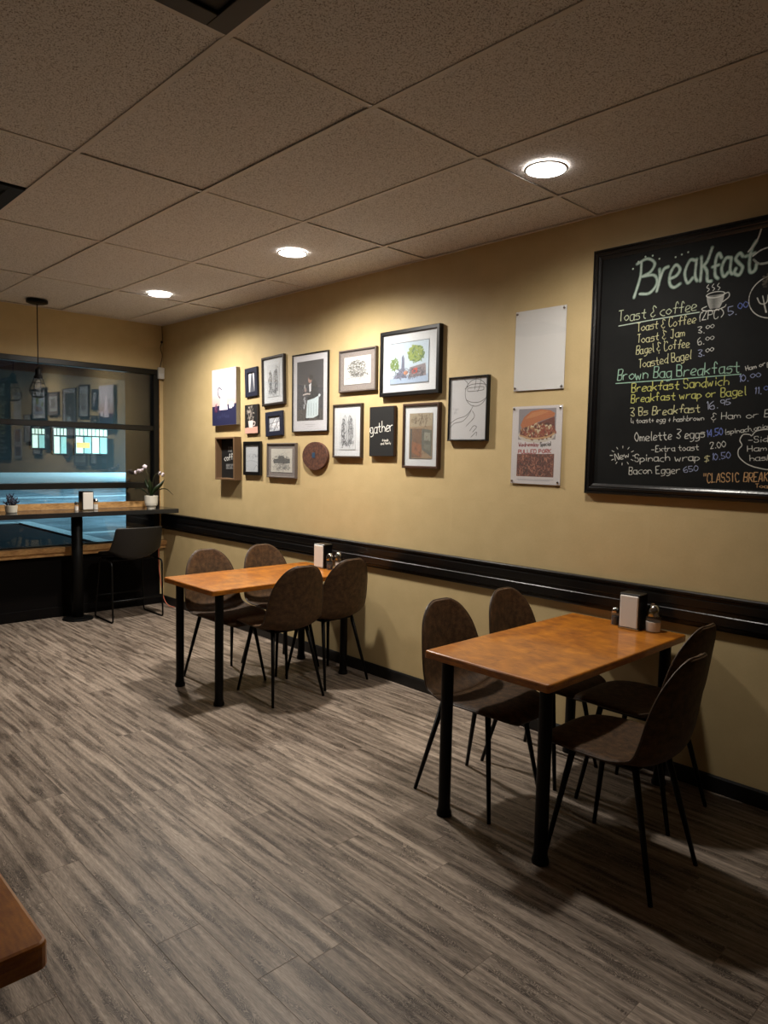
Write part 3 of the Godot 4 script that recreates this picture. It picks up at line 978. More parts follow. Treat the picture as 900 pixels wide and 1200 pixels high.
func table_things() -> void:
	# table by the chalkboard
	napkins(Vector3(5.195, 0.735, 0.125), 0.04, "black napkin dispenser on the table next to the chalkboard")
	shaker(Vector3(5.10, 0.735, 0.115), 0.98, false, false, "", "small glass pepper shaker left of the napkins on the chalkboard table")
	var t := thing("sugar_pourer", "glass sugar pourer with chrome dome lid beside the napkins, chalkboard table", "sugar pourer", Vector3(5.293, 0.735, 0.105))
	put("glass", lathe_mesh([Vector2(0, 0), Vector2(0.033, 0.0), Vector2(0.036, 0.006), Vector2(0.037, 0.055), Vector2(0.034, 0.085)], 24, true), M.clear, t)
	put("sugar", lathe_mesh([Vector2(0, 0.003), Vector2(0.033, 0.004), Vector2(0.0345, 0.050), Vector2(0, 0.052)], 24), M.salt, t)
	put("lid", lathe_mesh([Vector2(0.036, 0.078), Vector2(0.0365, 0.092), Vector2(0.033, 0.112), Vector2(0.022, 0.128), Vector2(0.009, 0.134), Vector2(0, 0.135)], 24, true), M.chrome, t)
	put("lid_flap", box_mesh(Vector3(0.018, 0.004, 0.014), 0.001, Vector3(0.0, 0.137, 0.004)), M.chrome, t)
	# table under the gallery
	napkins(Vector3(2.795, 0.735, 0.15), 0.10, "black napkin dispenser on the table under the picture gallery")
	shaker(Vector3(2.895, 0.735, 0.165), 1.15, false, true, "", "chrome-domed pepper shaker on the gallery table next to the napkins")
	shaker(Vector3(2.945, 0.735, 0.125), 1.25, true, true, "", "chrome-domed salt shaker on the gallery table beside the pepper")

func leaf_mesh(path: Array, wide: float, up: Vector3) -> ArrayMesh:   # a thick blade along the path
	var st := begin(true)
	var p := smooth_path(path, 5)
	var n := p.size()
	var L := []
	var R := []
	var T := []
	var B := []
	for i in n:
		var d: Vector3 = (p[mini(i + 1, n - 1)] - p[maxi(i - 1, 0)]).normalized()
		var s := d.cross(up).normalized()
		var nn := s.cross(d).normalized()
		var w := wide * sin(PI * (0.12 + 0.88 * float(i) / (n - 1)) ) * 0.5 + 0.001
		L.append(p[i] - s * w + nn * w * 0.35)
		R.append(p[i] + s * w + nn * w * 0.35)
		T.append(p[i] + nn * 0.0015)
		B.append(p[i] - nn * 0.002)
	for i in n - 1:
		quad(st, L[i], T[i], T[i + 1], L[i + 1])
		quad(st, T[i], R[i], R[i + 1], T[i + 1])
		quad(st, B[i], L[i], L[i + 1], B[i + 1])
		quad(st, R[i], B[i], B[i + 1], R[i + 1])
	return done(st)

func orchid(at: Vector3) -> void:
	var t := thing("potted_orchid", "white potted orchid with pale flowers at the wall end of the bar", "plant", at)
	put("pot", lathe_mesh([Vector2(0, 0), Vector2(0.042, 0), Vector2(0.044, 0.012), Vector2(0.040, 0.018), Vector2(0.058, 0.034), Vector2(0.062, 0.055), Vector2(0.064, 0.125), Vector2(0.060, 0.128), Vector2(0.057, 0.112), Vector2(0, 0.112)], 32), M.ceramic, t)
	put("soil", lathe_mesh([Vector2(0.057, 0.111), Vector2(0.02, 0.118), Vector2(0, 0.119)], 24), M.soil, t)
	var g := Vector3(0, 0.115, 0)
	for q in [[Vector3(0.02, 0.06, -0.06), Vector3(0.05, 0.075, -0.13), Vector3(0.08, 0.02, -0.19)], [Vector3(-0.02, 0.05, 0.06), Vector3(-0.02, 0.085, 0.11), Vector3(-0.02, 0.07, 0.16)], [Vector3(0.03, 0.07, -0.02), Vector3(0.05, 0.12, -0.07), Vector3(0.06, 0.17, -0.11)], [Vector3(-0.03, 0.07, 0.0), Vector3(-0.06, 0.13, 0.02), Vector3(-0.07, 0.18, 0.03)], [Vector3(0.02, 0.08, 0.02), Vector3(0.03, 0.14, 0.03), Vector3(0.03, 0.18, 0.035)]]:
		put("leaf", leaf_mesh([g, g + q[0], g + q[1], g + q[2]], 0.042, Vector3.UP if q[2].y < 0.12 else Vector3.RIGHT), M.leaf, t)
	var ends := []
	for q in [[Vector3(0, 0.17, 0.01), Vector3(0, 0.32, 0.03), Vector3(-0.01, 0.385, 0.075), Vector3(-0.02, 0.355, 0.145)], [Vector3(0.0, 0.17, -0.01), Vector3(0.01, 0.30, -0.02), Vector3(0.02, 0.35, -0.06), Vector3(0.03, 0.335, -0.10)]]:
		put("flower_stem", tube_mesh(smooth_path([g * 0.9, q[0], q[1], q[2], q[3]], 5), [0.0028], 6), M.stem, t)
	for q in [[-0.02, 0.352, 0.150, 0.9], [-0.015, 0.368, 0.115, 1.0], [-0.012, 0.375, 0.085, 0.9], [-0.01, 0.408, 0.06, 1.0], [0.03, 0.332, -0.105, 1.0], [0.025, 0.345, -0.075, 1.0]]:
		var f := put("flower", flower_mesh(0.026 * q[3]), M.petal, t, Vector3(q[0], q[1], q[2]))
		f.rotation = Vector3(rng.randf_range(-0.4, 0.4), PI / 2 + rng.randf_range(-0.6, 0.6), rng.randf() * TAU)

func flower_mesh(r: float) -> ArrayMesh:   # five cupped petals facing +z
	var st := begin(true)
	for k in 5:
		var a := TAU * k / 5
		var d := Vector3(cos(a), sin(a), 0)
		var s := Vector3(-sin(a), cos(a), 0)
		var tip := d * r + Vector3(0, 0, r * 0.15)
		var l := d * r * 0.6 + s * r * 0.45 + Vector3(0, 0, r * 0.12)
		var q := d * r * 0.6 - s * r * 0.45 + Vector3(0, 0, r * 0.12)
		var o := Vector3(0, 0, -r * 0.12)
		quad(st, o, q, tip, l)
		quad(st, o + Vector3(0, 0, -0.002), l, tip, q)
	return done(st)

func succulent(at: Vector3) -> void:
	var t := thing("potted_succulent", "small white pot with grey-purple sprigs on the window bar", "plant", at)
	put("pot", lathe_mesh([Vector2(0, 0), Vector2(0.040, 0), Vector2(0.046, 0.008), Vector2(0.052, 0.065), Vector2(0.048, 0.067), Vector2(0.046, 0.058), Vector2(0, 0.058)], 28), M.ceramic, t)
	put("soil", lathe_mesh([Vector2(0.046, 0.057), Vector2(0, 0.062)], 20), M.soil, t)
	for k in 9:
		var a := TAU * k / 9.0
		var sp := 0.02 + 0.045 * float(k % 3) / 2.0
		var hgt := 0.155 - 0.03 * float(k % 3)
		var base := Vector3(cos(a) * 0.014, 0.058, sin(a) * 0.014)
		var tip := Vector3(cos(a) * sp, hgt, sin(a) * sp)
		var s := put("sprig", tube_mesh([base, base.lerp(tip, 0.5) + Vector3(0, 0.006, 0), tip], [0.003, 0.0055, 0.0015], 6), M.sprig, t)
		for j in 7:
			var f := 0.25 + 0.7 * j / 6.0
			var p := base.lerp(tip, f)
			var b := a + j * 2.4
			put("leaf", leaf_mesh([p, p + Vector3(cos(b) * 0.010, 0.008, sin(b) * 0.010), p + Vector3(cos(b) * 0.018, 0.022, sin(b) * 0.018)], 0.010, Vector3(cos(b + 1.57), 0.1, sin(b + 1.57))), M.sprig, s)

# ------------------------------------------------------------------ pictures on the wall
func hang(called: String, label: String, x: float, y: float, lean := 0.0, group := "pictures on the gallery wall", category := "picture") -> Node3D:
	var t := thing(called, label, category, Vector3(x, y, 0.001), 0.0, group)
	t.rotation.z = deg_to_rad(lean)
	return t

func framed(t: Node3D, w: float, h: float, bar: float, deep: float, fm: Material, matt: Material, pw: float, ph: float, art: Image, glass := true, dy := 0.0) -> void:
	put("frame", ring_frame(w, h, [Vector2(0, 0), Vector2(0, deep - 0.003), Vector2(0.003, deep), Vector2(bar - 0.003, deep), Vector2(bar, deep - 0.003), Vector2(bar, deep - 0.010), Vector2(bar - 0.004, deep - 0.010)]), fm, t)
	var back := deep - 0.012
	if matt:
		var m := begin()
		box(m, Vector3(0, 0, back / 2), Vector3(w - bar * 1.6, h - bar * 1.6, back))
		put("mat_board", done(m), matt, t)
		put("print", panel_mesh(pw, ph), printed(art), t, Vector3(0, dy, back + 0.0032))
	else:
		var m := begin()
		box(m, Vector3(0, 0, (back - 0.003) / 2), Vector3(w - bar * 1.6, h - bar * 1.6, back - 0.003))
		put("backing", done(m), M.base, t)
		put("print", panel_mesh(w - bar * 1.7, h - bar * 1.7), printed(art), t, Vector3(0, 0, back))
	if glass:
		put("glass", box_mesh(Vector3(w - bar * 1.8, h - bar * 1.8, 0.0012), 0.0, Vector3(0, 0, deep - 0.0075)), M.clear, t)

func gallery() -> void:
	var navy := mat(Color(0.105, 0.12, 0.20), 0.5)
	var black := mat(Color(0.035, 0.034, 0.036), 0.4)
	var umber := mat(Color(0.15, 0.12, 0.10), 0.5)
	var grey := mat(Color(0.36, 0.325, 0.30), 0.55)
	var walnut := mat(Color(0.24, 0.145, 0.085), 0.5)
	var oak := mat(Color(0.42, 0.32, 0.22), 0.6)
	var white_mat := mat(Color(0.82, 0.835, 0.85), 0.85)
	var grey_mat := mat(Color(0.50, 0.46, 0.44), 0.85)
	var ink := Color(0.28, 0.29, 0.30)

	# white jug on canvas
	var a := new_image(204, 252, Color(0.90, 0.885, 0.91))
	for j in 252:
		for i in 204:
			a.set_pixel(i, j, Color(0.80, 0.785, 0.82).lerp(Color(0.78, 0.67, 0.64), clampf((j - 90) / 70.0, 0, 1)))
	fill(a, [0, 0.66, 1, 0.63, 1, 1, 0, 1], Color(0.115, 0.125, 0.26))
	fill(a, [0.40, 0.40, 0.58, 0.40, 0.66, 0.73, 0.30, 0.73], Color(0.93, 0.88, 0.92))
	fill(a, [0.40, 0.40, 0.43, 0.29, 0.47, 0.24, 0.52, 0.24, 0.56, 0.29, 0.58, 0.40], Color(0.95, 0.92, 0.95))
	line(a, [0.42, 0.37, 0.30, 0.33, 0.24, 0.38, 0.27, 0.47, 0.36, 0.52], 2.6, Color(0.34, 0.31, 0.38))
	line(a, [0.58, 0.38, 0.63, 0.35, 0.66, 0.37], 1.6, Color(0.62, 0.57, 0.64))
	fill(a, [0.70, 0.60, 0.86, 0.59, 0.84, 0.71, 0.72, 0.71], Color(0.94, 0.92, 0.95))
	oval(a, 0.88, 0.65, 0.04, 0.04, Color(0.90, 0.88, 0.92))
	oval(a, 0.17, 0.72, 0.08, 0.05, Color(0.27, 0.13, 0.24))
	scribble(a, 0.2, 0.66, 0.12, 0.05, 10, Color(0.45, 0.25, 0.38), 1.2, 0.8)
	letters(a, "coffee", Vector2(45, 220), Vector2(150, 218), 18, 0.9, Color(0.24, 0.25, 0.40))
	var t := hang("canvas_picture", "white enamel jug canvas with a navy base, gallery end by the window", 1.235, 2.059, 1.0)
	put("canvas", box_mesh(Vector3(0.40, 0.50, 0.038), 0.003, Vector3(0, 0, 0.019)), mat(Color(0.60, 0.58, 0.52), 0.8), t)
	put("print", panel_mesh(0.398, 0.498), printed(a), t, Vector3(0, 0, 0.0402))

	# small navy frame with a tower
	a = new_image(60, 100, Color(0.80, 0.80, 0.83))
	fill(a, [0.42, 0.15, 0.55, 0.02, 0.62, 0.15, 0.80, 1, 0.2, 1], Color(0.30, 0.31, 0.36))
	line(a, [0.5, 0.05, 0.35, 1.0], 1.0, ink); line(a, [0.55, 0.05, 0.75, 1.0], 1.0, ink)
	t = hang("framed_picture", "small navy framed picture of a grey tower", 1.629, 2.167, 3.5)
	framed(t, 0.185, 0.245, 0.042, 0.018, navy, null, 0, 0, a, false)

	# dark frame, street sketch
	a = sketch(120, 170, 5)
	t = hang("framed_picture", "dark framed narrow pencil street sketch between navy frame and waiter poster", 1.955, 2.160, 2.5)
	framed(t, 0.315, 0.40, 0.020, 0.024, umber, white_mat, 0.17, 0.26, a)

	# poster of a waiter
	a = new_image(223, 302, Color(0.82, 0.82, 0.84))
	fill(a, [0.11, 0.09, 0.87, 0.09, 0.87, 0.865, 0.11, 0.865], Color(0.20, 0.195, 0.215))
	fill(a, [0.11, 0.72, 0.87, 0.72, 0.87, 0.865, 0.11, 0.865], Color(0.25, 0.225, 0.20))
	fill(a, [0.50, 0.40, 0.60, 0.33, 0.70, 0.40, 0.73, 0.62, 0.45, 0.64, 0.42, 0.55], Color(0.045, 0.045, 0.05))
	oval(a, 0.49, 0.335, 0.055, 0.042, Color(0.66, 0.52, 0.46))
	oval(a, 0.52, 0.305, 0.060, 0.035, Color(0.05, 0.045, 0.05))
	fill(a, [0.46, 0.40, 0.53, 0.375, 0.52, 0.48, 0.48, 0.50], Color(0.86, 0.86, 0.88))
	fill(a, [0.42, 0.60, 0.60, 0.58, 0.74, 0.55, 0.73, 0.80, 0.60, 0.83, 0.38, 0.83, 0.40, 0.66], Color(0.80, 0.86, 0.88))
	for k in 4:
		line(a, [0.46 + k * 0.07, 0.64, 0.45 + k * 0.075, 0.80], 1.0, Color(0.58, 0.65, 0.68), 0.8)
	line(a, [0.30, 0.525, 0.40, 0.515, 0.50, 0.52], 3.0, Color(0.78, 0.74, 0.72))
	oval(a, 0.36, 0.46, 0.035, 0.03, Color(0.55, 0.48, 0.46)); oval(a, 0.34, 0.42, 0.02, 0.03, Color(0.62, 0.62, 0.60))
	for k in 16:
		oval(a, 0.345 + rng.randf_range(-0.03, 0.03), 0.56 + k * 0.0095, 0.014, 0.010, Color(0.66, 0.66, 0.68))
	oval(a, 0.76, 0.545, 0.03, 0.02, Color(0.80, 0.84, 0.86))
	fill(a, [0.36, 0.83, 0.46, 0.83, 0.46, 0.855, 0.33, 0.855], Color(0.03, 0.03, 0.03)); fill(a, [0.68, 0.82, 0.76, 0.78, 0.79, 0.81, 0.72, 0.855], Color(0.03, 0.03, 0.03))
	line(a, [0.36, 0.915, 0.64, 0.915], 0.8, Color(0.66, 0.66, 0.68)); line(a, [0.42, 0.94, 0.58, 0.94], 0.8, Color(0.70, 0.70, 0.72))
	t = hang("framed_poster", "large white-bordered poster of a waiter in a white apron", 2.439, 2.040, 0.6)
	framed(t, 0.446, 0.603, 0.007, 0.020, black, null, 0, 0, a)

	# flowers in a cup
	a = new_image(100, 125, Color(0.075, 0.065, 0.06))
	fill(a, [0, 0.80, 1, 0.77, 1, 1, 0, 1], Color(0.80, 0.62, 0.56))
	scribble(a, 0.45, 0.30, 0.28, 0.26, 60, Color(0.70, 0.66, 0.62), 1.0, 0.9, 0.07)
	fill(a, [0.26, 0.56, 0.66, 0.55, 0.62, 0.80, 0.32, 0.80], Color(0.88, 0.82, 0.80))
	line(a, [0.66, 0.60, 0.80, 0.62, 0.76, 0.72, 0.64, 0.74], 2.4, Color(0.84, 0.78, 0.76))
	t = hang("canvas_picture", "small black canvas of flowers in a white cup", 1.643, 1.855, 1.5)
	put("canvas", box_mesh(Vector3(0.195, 0.245, 0.018), 0.002, Vector3(0, 0, 0.009)), black, t)
	put("print", panel_mesh(0.193, 0.243), printed(a), t, Vector3(0, 0, 0.0202))

	# navy frame, sails
	a = new_image(100, 80, Color(0.72, 0.73, 0.76))
	fill(a, [0.1, 0.7, 0.55, 0.1, 0.62, 0.75], Color(0.88, 0.88, 0.90)); fill(a, [0.5, 0.8, 0.85, 0.2, 0.92, 0.85], Color(0.86, 0.86, 0.88))
	line(a, [0.05, 0.85, 0.6, 0.05], 1.4, ink); line(a, [0.4, 0.95, 0.9, 0.15], 1.4, ink); line(a, [0.0, 0.5, 1.0, 0.35], 1.0, ink)
	scribble(a, 0.5, 0.75, 0.4, 0.15, 25, ink, 0.8, 0.8)
	t = hang("framed_picture", "small navy framed picture of tilted sails", 1.970, 1.810, 3.0)
	framed(t, 0.240, 0.200, 0.040, 0.018, navy, null, 0, 0, a, false)

	# deep shadow box
	a = new_image(120, 160, Color(0.045, 0.045, 0.05))
	fill(a, [0.38, 0.20, 0.60, 0.20, 0.60, 0.33, 0.38, 0.33], Color(0.52, 0.52, 0.52))
	scribble(a, 0.49, 0.265, 0.08, 0.05, 12, Color(0.12, 0.12, 0.12), 1.0, 0.9, 0.05)
	letters(a, "coffee", Vector2(20, 88), Vector2(112, 84), 26, 1.6, Color(0.86, 0.86, 0.84))
	fill(a, [0.26, 0.64, 0.92, 0.63, 0.92, 0.76, 0.26, 0.77], Color(0.42, 0.42, 0.42))
	scribble(a, 0.59, 0.70, 0.3, 0.05, 24, Color(0.10, 0.10, 0.10), 0.9, 0.9, 0.04)
	t = hang("shadow_box", "deep oak shadow box with black back and white lettering", 1.300, 1.514, 0.8)
	put("frame", ring_frame(0.318, 0.378, [Vector2(0, 0), Vector2(0, 0.07), Vector2(0.002, 0.072), Vector2(0.014, 0.072), Vector2(0.016, 0.07), Vector2(0.016, 0.010)]), oak, t)
	put("print", panel_mesh(0.29, 0.35), printed(a), t, Vector3(0, 0, 0.012))

	# black frame, pale sketch
	a = new_image(100, 130, Color(0.74, 0.76, 0.78))
	line(a, [0.0, 0.08, 1.0, 0.06], 2.0, Color(0.25, 0.22, 0.2))
	scribble(a, 0.5, 0.42, 0.42, 0.06, 40, Color(0.5, 0.52, 0.55), 0.7, 0.7, 0.05)
	line(a, [0.05, 0.62, 0.4, 0.58, 0.95, 0.66], 0.8, Color(0.55, 0.57, 0.60)); line(a, [0.6, 0.9, 0.8, 0.75, 0.95, 0.9], 0.9, Color(0.5, 0.52, 0.55))
	t = hang("framed_picture", "black framed pale sketch hung beside the oak shadow box", 1.653, 1.521, 0.8)
	framed(t, 0.258, 0.288, 0.030, 0.024, black, null, 0, 0, a)

	# grey frame, engraving of a building
	a = new_image(200, 150, Color(0.80, 0.79, 0.75))
	fill(a, [0.12, 0.46, 0.34, 0.42, 0.34, 0.34, 0.44, 0.30, 0.60, 0.30, 0.66, 0.40, 0.90, 0.44, 0.90, 0.62, 0.12, 0.62], Color(0.36, 0.36, 0.35))
	scribble(a, 0.5, 0.48, 0.42, 0.20, 160, Color(0.20, 0.20, 0.20), 0.7, 0.8, 0.05)
	scribble(a, 0.5, 0.80, 0.42, 0.14, 120, Color(0.32, 0.32, 0.32), 0.7, 0.7, 0.08)
	scribble(a, 0.5, 0.18, 0.4, 0.12, 30, Color(0.5, 0.5, 0.5), 0.6, 0.5, 0.06)
	t = hang("framed_picture", "grey framed engraving of a building hung next to the round disc", 2.079, 1.510, 0.4)
	framed(t, 0.398, 0.283, 0.013, 0.024, grey, grey_mat, 0.29, 0.19, a, true)

	# round wooden disc
	t = hang("wall_disc", "round reddish-brown wooden disc with a small blue label", 2.522, 1.552, 0.0, "", "plaque")
	var dm := mat(Color.WHITE, 0.7)
	world_tex(dm, tex(blended(Color(0.20, 0.115, 0.08), Color(0.44, 0.27, 0.19), [[noise(0.05, 256, 256, 81), 1.0], [noise(0.4, 256, 256, 82, 2), 0.7]], 256, 256, 1.6)), 0.4)
	var disc := put("disc", lathe_mesh([Vector2(0, 0), Vector2(0.152, 0), Vector2(0.155, 0.003), Vector2(0.155, 0.022), Vector2(0.152, 0.025), Vector2(0, 0.025)], 48), dm, t)
	disc.rotation.x = PI / 2
	disc.scale = Vector3(1.0, 1.0, 0.70)
	put("label_patch", box_mesh(Vector3(0.036, 0.040, 0.002), 0.0005, Vector3(-0.01, 0.006, 0.026)), mat(Color(0.17, 0.27, 0.36), 0.5), t)

	# grey frame, tree
	a = new_image(200, 150, Color(0.80, 0.80, 0.79))
	scribble(a, 0.50, 0.42, 0.36, 0.30, 520, Color(0.20, 0.21, 0.20), 0.8, 0.85, 0.04)
	scribble(a, 0.55, 0.66, 0.34, 0.06, 90, Color(0.25, 0.25, 0.25), 0.7, 0.8, 0.06)
	line(a, [0.08, 0.78, 0.4, 0.74, 0.92, 0.76], 1.0, ink); scribble(a, 0.5, 0.82, 0.4, 0.05, 50, Color(0.5, 0.5, 0.5), 0.6, 0.7, 0.08)
	t = hang("framed_picture", "grey framed pencil drawing of a round leafy tree", 2.991, 2.169, 0.4)
	framed(t, 0.398, 0.302, 0.013, 0.026, grey, grey_mat, 0.285, 0.195, a)

	# watercolour
	a = new_image(240, 200, Color(0.70, 0.77, 0.83))
	fill(a, [0, 0.86, 1, 0.80, 1, 1, 0, 1], Color(0.60, 0.68, 0.78))
	for q in [[0.68, 0.32, 0.20, 0.20, 170, Color(0.27, 0.40, 0.12)], [0.66, 0.30, 0.19, 0.18, 90, Color(0.50, 0.58, 0.16)], [0.12, 0.52, 0.10, 0.14, 80, Color(0.34, 0.46, 0.13)]]:
		scribble(a, q[0], q[1], q[2], q[3], q[4], q[5], 2.6, 0.7, 0.04)
	fill(a, [0.30, 0.80, 0.31, 0.36, 0.35, 0.30, 0.38, 0.40, 0.39, 0.80], Color(0.35, 0.38, 0.48)); fill(a, [0.08, 0.86, 0.30, 0.62, 0.46, 0.86], Color(0.42, 0.44, 0.54))
	fill(a, [0.52, 0.62, 0.92, 0.55, 0.94, 0.84, 0.50, 0.86], Color(0.50, 0.46, 0.48))
	fill(a, [0.58, 0.66, 0.72, 0.64, 0.72, 0.76, 0.58, 0.78], Color(0.72, 0.24, 0.18)); oval(a, 0.42, 0.74, 0.06, 0.05, Color(0.76, 0.50, 0.36))
	scribble(a, 0.5, 0.76, 0.45, 0.12, 120, Color(0.22, 0.23, 0.30), 1.0, 0.8, 0.05)
	line(a, [0.0, 0.01, 1.0, 0.01, 1.0, 0.99, 0.0, 0.99, 0.0, 0.01], 1.2, Color(0.3, 0.3, 0.3), 1.0, false)
	t = hang("framed_picture", "large black framed colourful watercolour of a town with trees", 3.514, 2.184, 0.3)
	framed(t, 0.545, 0.435, 0.026, 0.036, black, white_mat, 0.355, 0.275, a, true, -0.004)

	# sketch in grey-brown frame
	a = sketch(120, 190, 17)
	t = hang("framed_picture", "brown-grey framed pencil street sketch beside the gather sign", 2.893, 1.739, 0.3)
	framed(t, 0.318, 0.39, 0.014, 0.026, mat(Color(0.24, 0.19, 0.15), 0.5), white_mat, 0.18, 0.27, a)

	# gather sign
	a = new_image(200, 280, Color(0.035, 0.033, 0.034))
	letters(a, "gather", Vector2(6, 150), Vector2(206, 136), 62, 2.6, Color(0.90, 0.89, 0.86), 0.02)
	line(a, [0.0, 0.50, 0.06, 0.46], 2.6, Color(0.9, 0.89, 0.86))
	letters(a, "friends", Vector2(108, 198), Vector2(160, 196), 13, 1.4, Color(0.85, 0.84, 0.80))
	letters(a, "and family", Vector2(96, 216), Vector2(182, 212), 13, 1.4, Color(0.85, 0.84, 0.80))
	t = hang("wooden_sign", "black wooden sign lettered gather in white script", 3.262, 1.731, 0.5, "", "sign")
	put("frame", box_mesh(Vector3(0.248, 0.344, 0.024), 0.003, Vector3(0, 0, 0.012)), walnut, t)
	put("print", panel_mesh(0.240, 0.336), printed(a, 0.8), t, Vector3(0, 0, 0.0262))

	# brown frame, storefront
	a = new_image(120, 210, Color(0.56, 0.47, 0.35))
	fill(a, [0, 0, 1, 0, 1, 0.28, 0, 0.30], Color(0.60, 0.55, 0.45)); scribble(a, 0.5, 0.15, 0.4, 0.1, 60, Color(0.36, 0.30, 0.22), 1.0, 0.7, 0.06)
	fill(a, [0.12, 0.34, 0.55, 0.34, 0.55, 0.98, 0.12, 0.98], Color(0.42, 0.30, 0.19)); fill(a, [0.12, 0.62, 0.55, 0.70, 0.55, 0.98, 0.12, 0.86], Color(0.54, 0.32, 0.16))
	fill(a, [0.55, 0.34, 0.98, 0.38, 0.98, 0.96, 0.55, 0.80], Color(0.33, 0.34, 0.30)); fill(a, [0.66, 0.42, 0.92, 0.44, 0.92, 0.62, 0.66, 0.60], Color(0.52, 0.52, 0.46))
	fill(a, [0.66, 0.68, 0.92, 0.70, 0.92, 0.84, 0.66, 0.78], Color(0.40, 0.41, 0.36)); fill(a, [0.03, 0.34, 0.12, 0.34, 0.12, 1, 0.03, 1], Color(0.26, 0.27, 0.24))
	scribble(a, 0.5, 0.6, 0.45, 0.35, 80, Color(0.22, 0.18, 0.13), 0.8, 0.5, 0.05)
	t = hang("framed_picture", "walnut framed brown picture of an old shop doorway", 3.630, 1.698, 0.2)
	framed(t, 0.324, 0.425, 0.017, 0.030, walnut, white_mat, 0.205, 0.295, a)

	# line drawing
	a = new_image(200, 260, Color(0.80, 0.80, 0.81))
	var k2 := Color(0.20, 0.20, 0.21)
	var arc := []
	for k in 25:
		arc += [0.70 + cos(TAU * k / 24) * 0.29, 0.25 + sin(TAU * k / 24) * 0.215]
	line(a, arc, 0.9, k2)
	line(a, [0.40, 0.18, 0.55, 0.12, 0.8, 0.11, 1.0, 0.14], 0.9, k2); line(a, [0.44, 0.36, 0.60, 0.40, 0.8, 0.40, 0.98, 0.34], 0.9, k2)
	line(a, [0.48, 0.17, 0.86, 0.16, 0.90, 0.19, 0.86, 0.215, 0.52, 0.225, 0.47, 0.20, 0.48, 0.17], 0.9, k2)
	line(a, [0.38, 0.03, 0.47, 0.09, 0.46, 0.16], 0.9, k2); line(a, [0.70, 0.0, 0.68, 0.12, 0.66, 0.2], 0.9, k2); line(a, [0.82, 0.0, 0.80, 0.14, 0.74, 0.24], 0.9, k2)
	line(a, [0.64, 0.45, 0.56, 0.54, 0.42, 0.62, 0.20, 0.66, 0.02, 0.73], 0.9, k2); line(a, [0.60, 0.50, 0.52, 0.60, 0.36, 0.70, 0.14, 0.73, 0.02, 0.80], 0.9, k2)
	line(a, [0.46, 0.78, 0.56, 0.72, 0.66, 0.66], 0.9, k2); line(a, [0.56, 0.86, 0.66, 0.78, 0.74, 0.80, 0.64, 0.88], 0.9, k2); line(a, [0.60, 0.96, 0.74, 0.88, 0.74, 0.94], 0.9, k2)
	line(a, [0.62, 0.54, 0.68, 0.62, 0.60, 0.70], 0.9, k2)
	scribble(a, 0.16, 0.50, 0.08, 0.01, 10, Color(0.6, 0.6, 0.62), 0.6, 0.7, 0.03); scribble(a, 0.16, 0.56, 0.06, 0.01, 8, Color(0.6, 0.6, 0.62), 0.6, 0.7, 0.03)
	t = hang("framed_picture", "thin black framed white line drawing next to the acrylic holders", 4.020, 1.861, 0.0)
	framed(t, 0.308, 0.394, 0.010, 0.030, black, null, 0, 0, a)

	# two acrylic sign holders
	a = new_image(64, 88, Color(0.86, 0.855, 0.85))
	holder("blank white sheet in a clear acrylic holder with four screws", 4.513, 2.174, 0.335, 0.452, a)
	a = pork_poster()
	holder("pulled pork special poster in a clear acrylic holder with four screws", 4.513, 1.640, 0.335, 0.445, a)

func holder(label: String, x: float, y: float, w: float, h: float, im: Image) -> void:
	var t := thing("sign_holder", label, "poster", Vector3(x, y, 0.001), 0.0, "acrylic sign holders")
	put("sheet", panel_mesh(w - 0.004, h - 0.004), printed(im, 0.5), t, Vector3(0, 0, 0.007))
	put("spacer", box_mesh(Vector3(w * 0.9, h * 0.9, 0.004), 0.0, Vector3(0, 0, 0.002)), M.paper, t)
	put("acrylic", box_mesh(Vector3(w, h, 0.002), 0.0, Vector3(0, 0, 0.0095)), M.clear, t)
	for sx in [-1, 1]:
		for sy in [-1, 1]:
			var s := put("screw", lathe_mesh([Vector2(0.007, 0), Vector2(0.007, 0.003), Vector2(0.004, 0.005), Vector2(0, 0.005)], 12), M.chrome, t, Vector3(sx * (w / 2 - 0.014), sy * (h / 2 - 0.016), 0.0106))
			s.rotation.x = PI / 2

func sketch(w: int, h: int, sd: int) -> Image:
	var r := RandomNumberGenerator.new()
	r.seed = sd
	var a := new_image(w, h, Color(0.78, 0.795, 0.81))
	var c := Color(0.20, 0.21, 0.23)
	for k in 7:
		var x := r.randf_range(0.12, 0.85)
		var y := r.randf_range(0.08, 0.4)
		line(a, [x, 0.85, x, y, x + 0.06, y - 0.06, x + 0.12, y, x + 0.12, 0.85], 0.7, c, 0.8, false)
	scribble(a, 0.27, 0.52, 0.14, 0.34, 140, c, 0.7, 0.75, 0.05)
	scribble(a, 0.72, 0.50, 0.16, 0.36, 150, c, 0.7, 0.75, 0.05)
	scribble(a, 0.5, 0.84, 0.4, 0.08, 60, c, 0.7, 0.7, 0.08)
	return a

